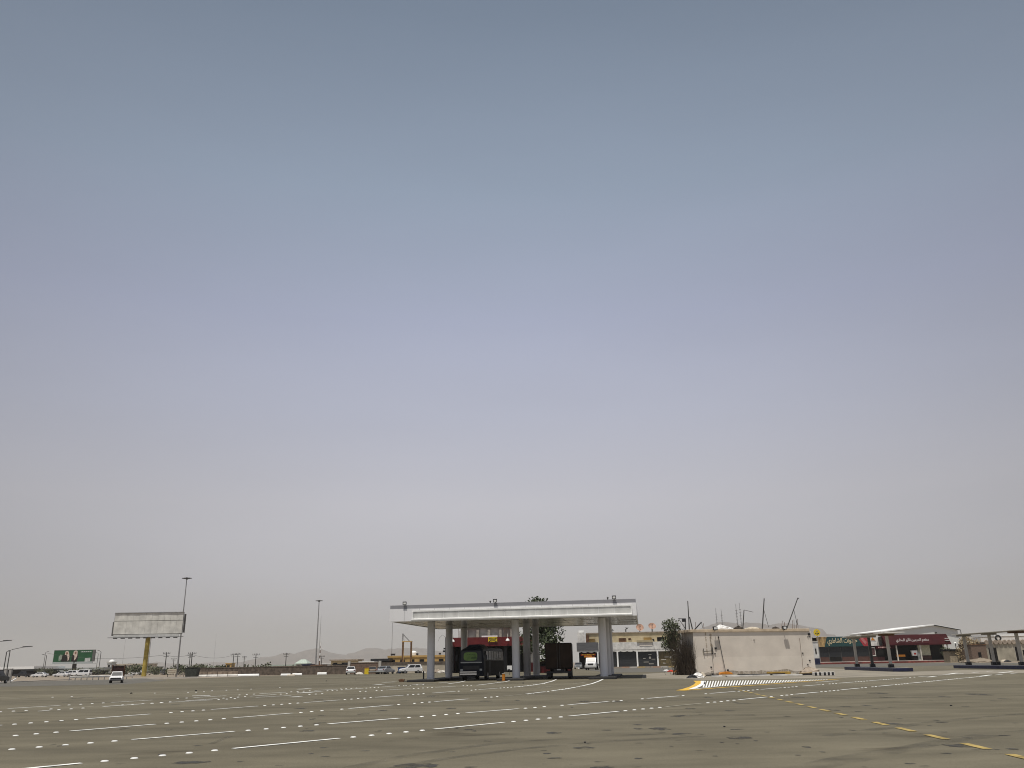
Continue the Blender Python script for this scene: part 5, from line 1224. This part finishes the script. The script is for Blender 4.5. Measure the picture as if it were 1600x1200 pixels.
# gabled warehouse behind
D_ = 246
x0 = X(1384, D_); x1 = X(1503, D_); xp = X(1466.5, D_) - x0; w = x1 - x0; gh = thing('gabled_warehouse', 'grey gabled warehouse with white roof behind the restaurant', 'warehouse', (x0, D_, 0))
ze0, zp, ze1 = Z(1384, 988.2, D_), Z(1466, 977.3, D_), Z(1503, 984, D_)
MB().prism([(0, 0), (0, ze0), (xp, zp), (w, ze1), (w, 0)], 'y', 0, 24).build('wall', M_gable, gh)
MB().add([(-.4, -.5, ze0 + .02), (xp, -.5, zp + .05), (xp, 25, zp + .05), (-.4, 25, ze0 + .02), (-.4, -.5, ze0 + .3), (xp, -.5, zp + .35), (xp, 25, zp + .35), (-.4, 25, ze0 + .3)], [(0, 1, 2, 3), (4, 5, 6, 7), (0, 1, 5, 4), (0, 3, 7, 4)]).add([(xp, -.5, zp + .05), (w + .6, -.5, ze1 - .1), (w + .6, 25, ze1 - .1), (xp, 25, zp + .05), (xp, -.5, zp + .35), (w + .6, -.5, ze1 + .2), (w + .6, 25, ze1 + .2), (xp, 25, zp + .35)], [(0, 1, 2, 3), (4, 5, 6, 7), (0, 1, 5, 4), (1, 2, 6, 5)]).build('roof', M_roofwhite, gh)
MB().tube([(xp, -.55, zp + .1), (w + .6, -.55, ze1 - .05), (w + .6, -.55, ze1 - 1.2)], .12, 6).build('gutter', M_black, gh)
MB().box(X(1466.5, D_) - x0, X(1469.5, D_) - x0, -.3, -.002, Z(1468, 989.5, D_), Z(1468, 987.5, D_)).build('wall_vent', M_darksteel, gh)
# white and blue corner, round sign
D_ = 205; t = thing('white_hut', 'small white hut with blue base between the white building and teal shop', 'hut', (X(1272, D_), D_, 0)); w = X(1279, D_) - X(1262, D_); zt = Z(1272, 1003, D_)
MB().box(-w / 2, w / 2, 0, 4, 1.4, zt).build('wall', M_dirtywhite, t); MB().box(-w / 2 - .03, w / 2 + .03, -.03, 4, 0, 1.4).build('base', M_blue, t); MB().box(w * .18, w * .3, -.05, -.002, 2.4, 3.6).build('window', M_void, t); MB().box(-w / 2 - .1, w / 2 + .1, -.1, 4.1, zt, zt + .2).build('parapet', M_conclight, t)
D_ = 214; t = thing('round_sign', 'round yellow sign with dark dots on a thin pole above the teal shop', 'sign', (X(1281.5, D_), D_, 0)); zc = Z(1281.5, 988.2, D_); rr = (X(1286.7, D_) - X(1276.4, D_)) / 2
MB().tube([(0, .1, 0), (0, .1, zc - rr)], .07, 6).build('pole', M_steel, t); ds = MB().tube([(0, -.05, zc), (0, .12, zc)], rr, 28).build('disc', M_yellowsign, t)
for a, b, r_ in ((0, .35, .26), (-.45, -.25, .17), (0, -.4, .19), (.45, -.25, .17)): MB().tube([(a * rr * .9, -.08, zc + b * rr), (a * rr * .9, -.051, zc + b * rr)], rr * r_, 12).build('dot', M_stain if b > 0 else M_black, ds)

# ------------------------------------------------------------------ old pump shelters on the right
def shelter(label, posts, i0, i1, roofpx, mroof, broken=False):
    """posts: photo columns and distances; roof: long narrow slab along the island"""
    pts = [Vector((X(px, D), D, 0)) for px, D in posts]; a, b = pts[0], pts[-1]
    d = (b - a).normalized(); yaw = math.atan2(d.y, d.x); t = thing('pump_shelter', label, 'shelter', (a.x, a.y, 0), yaw, 'derelict pump shelters')
    L = (b - a).length; Mi = t.matrix_world
    M0 = (Matrix.Translation(a) @ Matrix.Rotation(yaw, 4, 'Z')).inverted()
    hgt = 3.76
    for k, p in enumerate(pts):
        rr = ray(posts[k][0], hor(posts[k][0])); den = rr[0] * d.y - rr[1] * d.x; kk = (a.x * d.y - a.y * d.x) / den; lp = M0 @ Vector((rr[0] * kk, rr[1] * kk, 0)); po = MB().box(-.145, .145, -.145, .145, .3705, hgt - .10).build('post', M_conclight if not broken or k != 1 else M_darksteel, t, bevel=.02); po.location = (lp.x, 0, 0)
        MB().box(-.26, .26, -.26, .26, .3705, .72).build('post_foot', M_black, po)
        MB().box(-.14, .14, -.82, .82, hgt - .10, hgt + .1).build('crossbeam', M_concrete if k < 2 else M_rust, po)
    bx('roof', mroof, t, -i0 + 1.0, L + i1 - .8, -.98, .98, hgt + .101, hgt + .20, bevel=.02)
    if broken:
        MB().box(L * .55, L * .9, -1.1, -.2, hgt + .205, hgt + .25, ).build('loose_sheet', M_rust, t)
        MB().box(-.5, L * .4, -1.12, .4, hgt + .205, hgt + .24).build('loose_sheet', M_roofwhite, t)
    bx('island', M_blue, t, -i0, L + i1, -1.0, 1.0, .004, .36, bevel=.03); bx('island_top', M_concrete, t, -i0 + .15, L + i1 - .15, -.85, .85, .3605, .3705)
    return t
shelter('derelict pump shelter on a blue island before the teal shop, roof sheets loose', [(1337.6, 109), (1361.5, 100.5), (1390, 95)], 2.5, 4.0, None, M_dirtywhite, True)
shelter('derelict pump shelter on a dark blue island at the right edge of photo', [(1511, 106), (1551, 99.5), (1594, 93.5)], 2.0, 5, None, M_conclight)
# ------------------------------------------------------------------ far right
D_ = 195
t, w, h = block('old_building', 'old beige building with scalloped parapet at the right edge', 'building', 1541, 1640, 1002, D_, 10, mat('old_plaster', (.36, .33, .26), .9, var=.2, scale=.6), M_stain, .1, .2, 0)
for i in range(14):
    xx = -w / 2 + w * (i + .5) / 14; MB().tube([(xx, -.25, h - .1), (xx, .1, h - .1)], w / 28 * .95, 12).build('scallop', M_stain, t)
for px, m, ww, z0, z1 in [(1552, M_void, .9, .2, 3.0), (1592, M_void, .7, .2, 3.1), (1604, M_void, .8, .8, 2.4)]:
    xx = X(px, D_) - t.location.x; f = MB().box(xx - ww, xx + ww, -.05, -.002, z0, z1).build('door', m, t); MB().box(xx - ww - .08, xx - ww - .01, -.08, -.002, z0, z1 + .1).build('frame', M_conclight, f)
MB().box(-w / 2 + .5, w / 2, 2, 8, h + .02, h + .9).build('roof_room', M_dirtywhite, t)
q = thing('tyre', 'large black tyre standing on the roof of the old beige building', 'tyre', (X(1568.5, D_), D_ + 1, h + .75)); mb = MB(); n = 24
mb.tube([(.55 * math.cos(a * 2 * math.pi / n), 0, .55 * math.sin(a * 2 * math.pi / n)) for a in range(n + 1)], .2, 8, cap=False); mb.build('tread', M_rubber, q)
block('brown_shack', 'rusty brown sheet shack beside the dry bush', 'shed', 1519, 1543, 1006.5, 192, 5, mat('shack_brown', (.17, .12, .09), .9, var=.25, stretch=(5, 1, 1)), M_rust, .1, .15, 0, door=True)
block('low_wall_shed', 'low dark roofed stall right of the restaurant', 'stall', 1484, 1520, 1014, 200, 3, mat('stall_beige', (.34, .29, .21), .9, var=.2), M_void, .3, .45)
block('far_shed', 'white roofed shed behind the scalloped building', 'shed', 1560, 1660, 990.5, 240, 12, M_dirtywhite, M_roofwhite, .4, .5)
g = G(1501, 1036.5); t = thing('oil_drum', 'black oil drum standing at the end of the red kerbed platform', 'drum', (X(1501, 198), 198, 0)); MB().tube([(0, 0, 0), (0, 0, 1.0)], .42, 16).build('barrel', M_black, t); MB().tube([(0, 0, 1.0), (0, 0, 1.05)], .44, 16).build('rim', M_darksteel, t)
t = thing('lamp_column', 'small lamp column with a white cap beyond the red kerbed platform', 'street lamp', (X(1496, 200), 200, 0)); zt = Z(1494, 1005, 200); MB().tube([(0, 0, 0), (0, 0, zt)], .09, 8).build('pole', M_darksteel, t); MB().tube([(0, 0, zt), (0, 0, zt + .25)], .32, 12, .1).build('cap', M_white, t)
for i, (px, lab, m, rx, rz_) in enumerate([(1530, 'sandy earth heap below the rusty brown shack', M_sand, 3.0, .9), (1567, 'pale yellow junk heap before the scalloped building', M_beige, 1.0, .5), (1572, 'dark junk heap right of the yellow one', M_black, .8, .4), (1512, 'sand heap behind the oil drum', M_sand, 2.0, .7)]):
    heap('earth_heap', lab, 'heap', (X(px, 188 - i), 188 - i, 0), rx, rx * .6, rz_, m, seed=80 + i)
bkt = G(1557, 1041); t = thing('bucket', 'dark bucket standing between the posts of the right shelter island', 'bucket', (X(1557.5, 98.5), 98.5, .3705)); MB().tube([(0, 0, 0), (0, 0, .42)], .2, 12, .25).build('body', M_black, t); MB().tube([(-.24, 0, .42), (0, 0, .6), (.24, 0, .42)], .015, 5).build('handle', M_darksteel, t)
# small litter on the asphalt
for i, (px, py) in enumerate([(817.5, 1068), (1132, 1136.5), (556, 1061.5), (510, 1064.5), (205, 1084), (914, 1161), (1486, 1103.5), (306, 1080)]):
    g = G(px, py); o = MB().prism([(-.04, 0), (.035, 0), (.05, .02), (.01, .045), (-.035, .035)], 'y', -.03, .03).build('stone', M_black); o.location = (g.x, g.y, .006); o.rotation_euler = (0, 0, i); o.scale = (min(1.6, g.y / 34),) * 3; tag(o, 'small dark stone lying on the open asphalt', 'stone', 'dark stones on the asphalt')

# ------------------------------------------------------------------ air
HZ = MB().box(-12100, 12100, -320, 11900, -1.0, 340)
hz = HZ.build('haze', None); hz.data.materials.clear()
hm = bpy.data.materials.new('haze_air'); hm.use_nodes = True; nt = hm.node_tree; nt.nodes.clear()
out = nt.nodes.new('ShaderNodeOutputMaterial'); pv_ = nt.nodes.new('ShaderNodeVolumePrincipled'); pv_.inputs['Color'].default_value = (.69, .69, .675, 1); pv_.inputs['Density'].default_value = .00011; pv_.inputs['Anisotropy'].default_value = 0.0
nt.links.new(pv_.outputs['Volume'], out.inputs['Volume']); hz.data.materials.append(hm); struct(hz, 'stuff'); hz['label'] = 'pale dusty haze over the plain'

# ------------------------------------------------------------------ sky and sun
EL, AZ = 73.0, 203.0    # sun elevation; azimuth clockwise from +Y (behind the camera, slightly left)
w = bpy.data.worlds.new('World'); SC.world = w; w.use_nodes = True; nt = w.node_tree; n = nt.nodes; l = nt.links
bg = n['Background']
sky = n.new('ShaderNodeTexSky'); sky.sky_type = 'NISHITA'; sky.sun_disc = False; sky.sun_elevation = R(EL); sky.sun_rotation = R(AZ); sky.dust_density = 6.0; sky.air_density = 1.2; sky.altitude = 50
tc = n.new('ShaderNodeTexCoord'); sep = n.new('ShaderNodeSeparateXYZ'); l.new(tc.outputs['Generated'], sep.inputs['Vector'])
rp = n.new('ShaderNodeValToRGB'); cr_ = rp.color_ramp
def lin(c): return tuple(((v / 255 + .055) / 1.055) ** 2.4 if v > 10 else v / 255 / 12.92 for v in c)
stops = [(0.0, (176, 174, 172)), (.05, (188, 186, 188)), (.095, (194, 193, 199)), (.178, (198, 197, 205)), (.28, (185, 188, 204)), (.389, (169, 175, 197)), (.522, (147, 160, 179)), (.677, (117, 131, 149)), (.80, (104, 118, 138)), (1.0, (100, 114, 135))]
while len(cr_.elements) < len(stops): cr_.elements.new(.5)
for e, (p_, c_) in zip(cr_.elements, stops): e.position = p_; e.color = (*lin(c_), 1)
l.new(sep.outputs['Z'], rp.inputs['Fac'])
sc_ = n.new('ShaderNodeVectorMath'); sc_.operation = 'SCALE'; sc_.inputs['Scale'].default_value = 10.0; l.new(rp.outputs['Color'], sc_.inputs[0])
# the sky is dimmed towards both sides, imitating lens vignetting
mx = n.new('ShaderNodeMix'); mx.data_type = 'RGBA'; mx.inputs['Factor'].default_value = .9
x2 = n.new('ShaderNodeMath'); x2.operation = 'MULTIPLY'; l.new(sep.outputs['X'], x2.inputs[0]); l.new(sep.outputs['X'], x2.inputs[1])
fa = n.new('ShaderNodeMath'); fa.operation = 'MULTIPLY_ADD'; fa.inputs[1].default_value = -8.5; fa.inputs[2].default_value = 10.15; l.new(x2.outputs[0], fa.inputs[0])
mxx = n.new('ShaderNodeMath'); mxx.operation = 'MAXIMUM'; mxx.inputs[1].default_value = 5.5; l.new(fa.outputs[0], mxx.inputs[0])
mp = n.new('ShaderNodeMapping'); mp.inputs['Scale'].default_value = (1.2, 1.2, 5.0); l.new(tc.outputs['Generated'], mp.inputs['Vector'])
nz = n.new('ShaderNodeTexNoise'); nz.inputs['Scale'].default_value = 1.6; nz.inputs['Detail'].default_value = 3; l.new(mp.outputs['Vector'], nz.inputs['Vector'])
mr = n.new('ShaderNodeMapRange'); mr.inputs['From Min'].default_value = .25; mr.inputs['From Max'].default_value = .75; mr.inputs['To Min'].default_value = .965; mr.inputs['To Max'].default_value = 1.035; l.new(nz.outputs['Fac'], mr.inputs['Value'])
mm = n.new('ShaderNodeMath'); mm.operation = 'MULTIPLY'; l.new(mxx.outputs[0], mm.inputs[0]); l.new(mr.outputs['Result'], mm.inputs[1]); l.new(mm.outputs[0], sc_.inputs['Scale'])
l.new(sky.outputs['Color'], mx.inputs[6]); l.new(sc_.outputs['Vector'], mx.inputs[7]); l.new(mx.outputs[2], bg.inputs['Color']); bg.inputs['Strength'].default_value = .1
sd = bpy.data.lights.new('sun', 'SUN'); sd.energy = 4.3; sd.angle = R(.6); sd.color = (1, .95, .87)
so = bpy.data.objects.new('sun', sd); COL.objects.link(so)
dirv = Vector((math.sin(R(AZ)) * math.cos(R(EL)), math.cos(R(AZ)) * math.cos(R(EL)), math.sin(R(EL))))
so.rotation_euler = (-dirv).to_track_quat('-Z', 'Y').to_euler(); so.location = dirv * 150

# ------------------------------------------------------------------ camera
cam = bpy.data.cameras.new('camera'); co = bpy.data.objects.new('camera', cam); COL.objects.link(co)
cam.sensor_fit = 'HORIZONTAL'; cam.sensor_width = 36; cam.lens = F / 1600 * 36; cam.clip_start = .1; cam.clip_end = 40000
r_ = Vector((cr, 0, 0)); 
fwd = Vector((0, cp, sp)); up0 = Vector((0, -sp, cp)); rt0 = Vector((1, 0, 0))
rgt = rt0 * cr - up0 * sr; upv = up0 * cr + rt0 * sr
Mc = Matrix((rgt, upv, -fwd)).transposed().to_4x4(); Mc.translation = (0, 0, H); co.matrix_world = Mc
SC.camera = co
SC.view_settings.view_transform = 'Standard'; SC.view_settings.look = 'None'; SC.view_settings.exposure = 0; SC.view_settings.gamma = 1; SC.view_settings.use_curve_mapping = False
SC.cycles.filter_width = 1.05; SC.cycles.volume_bounces = 1; SC.cycles.max_bounces = 8; SC.cycles.transparent_max_bounces = 12
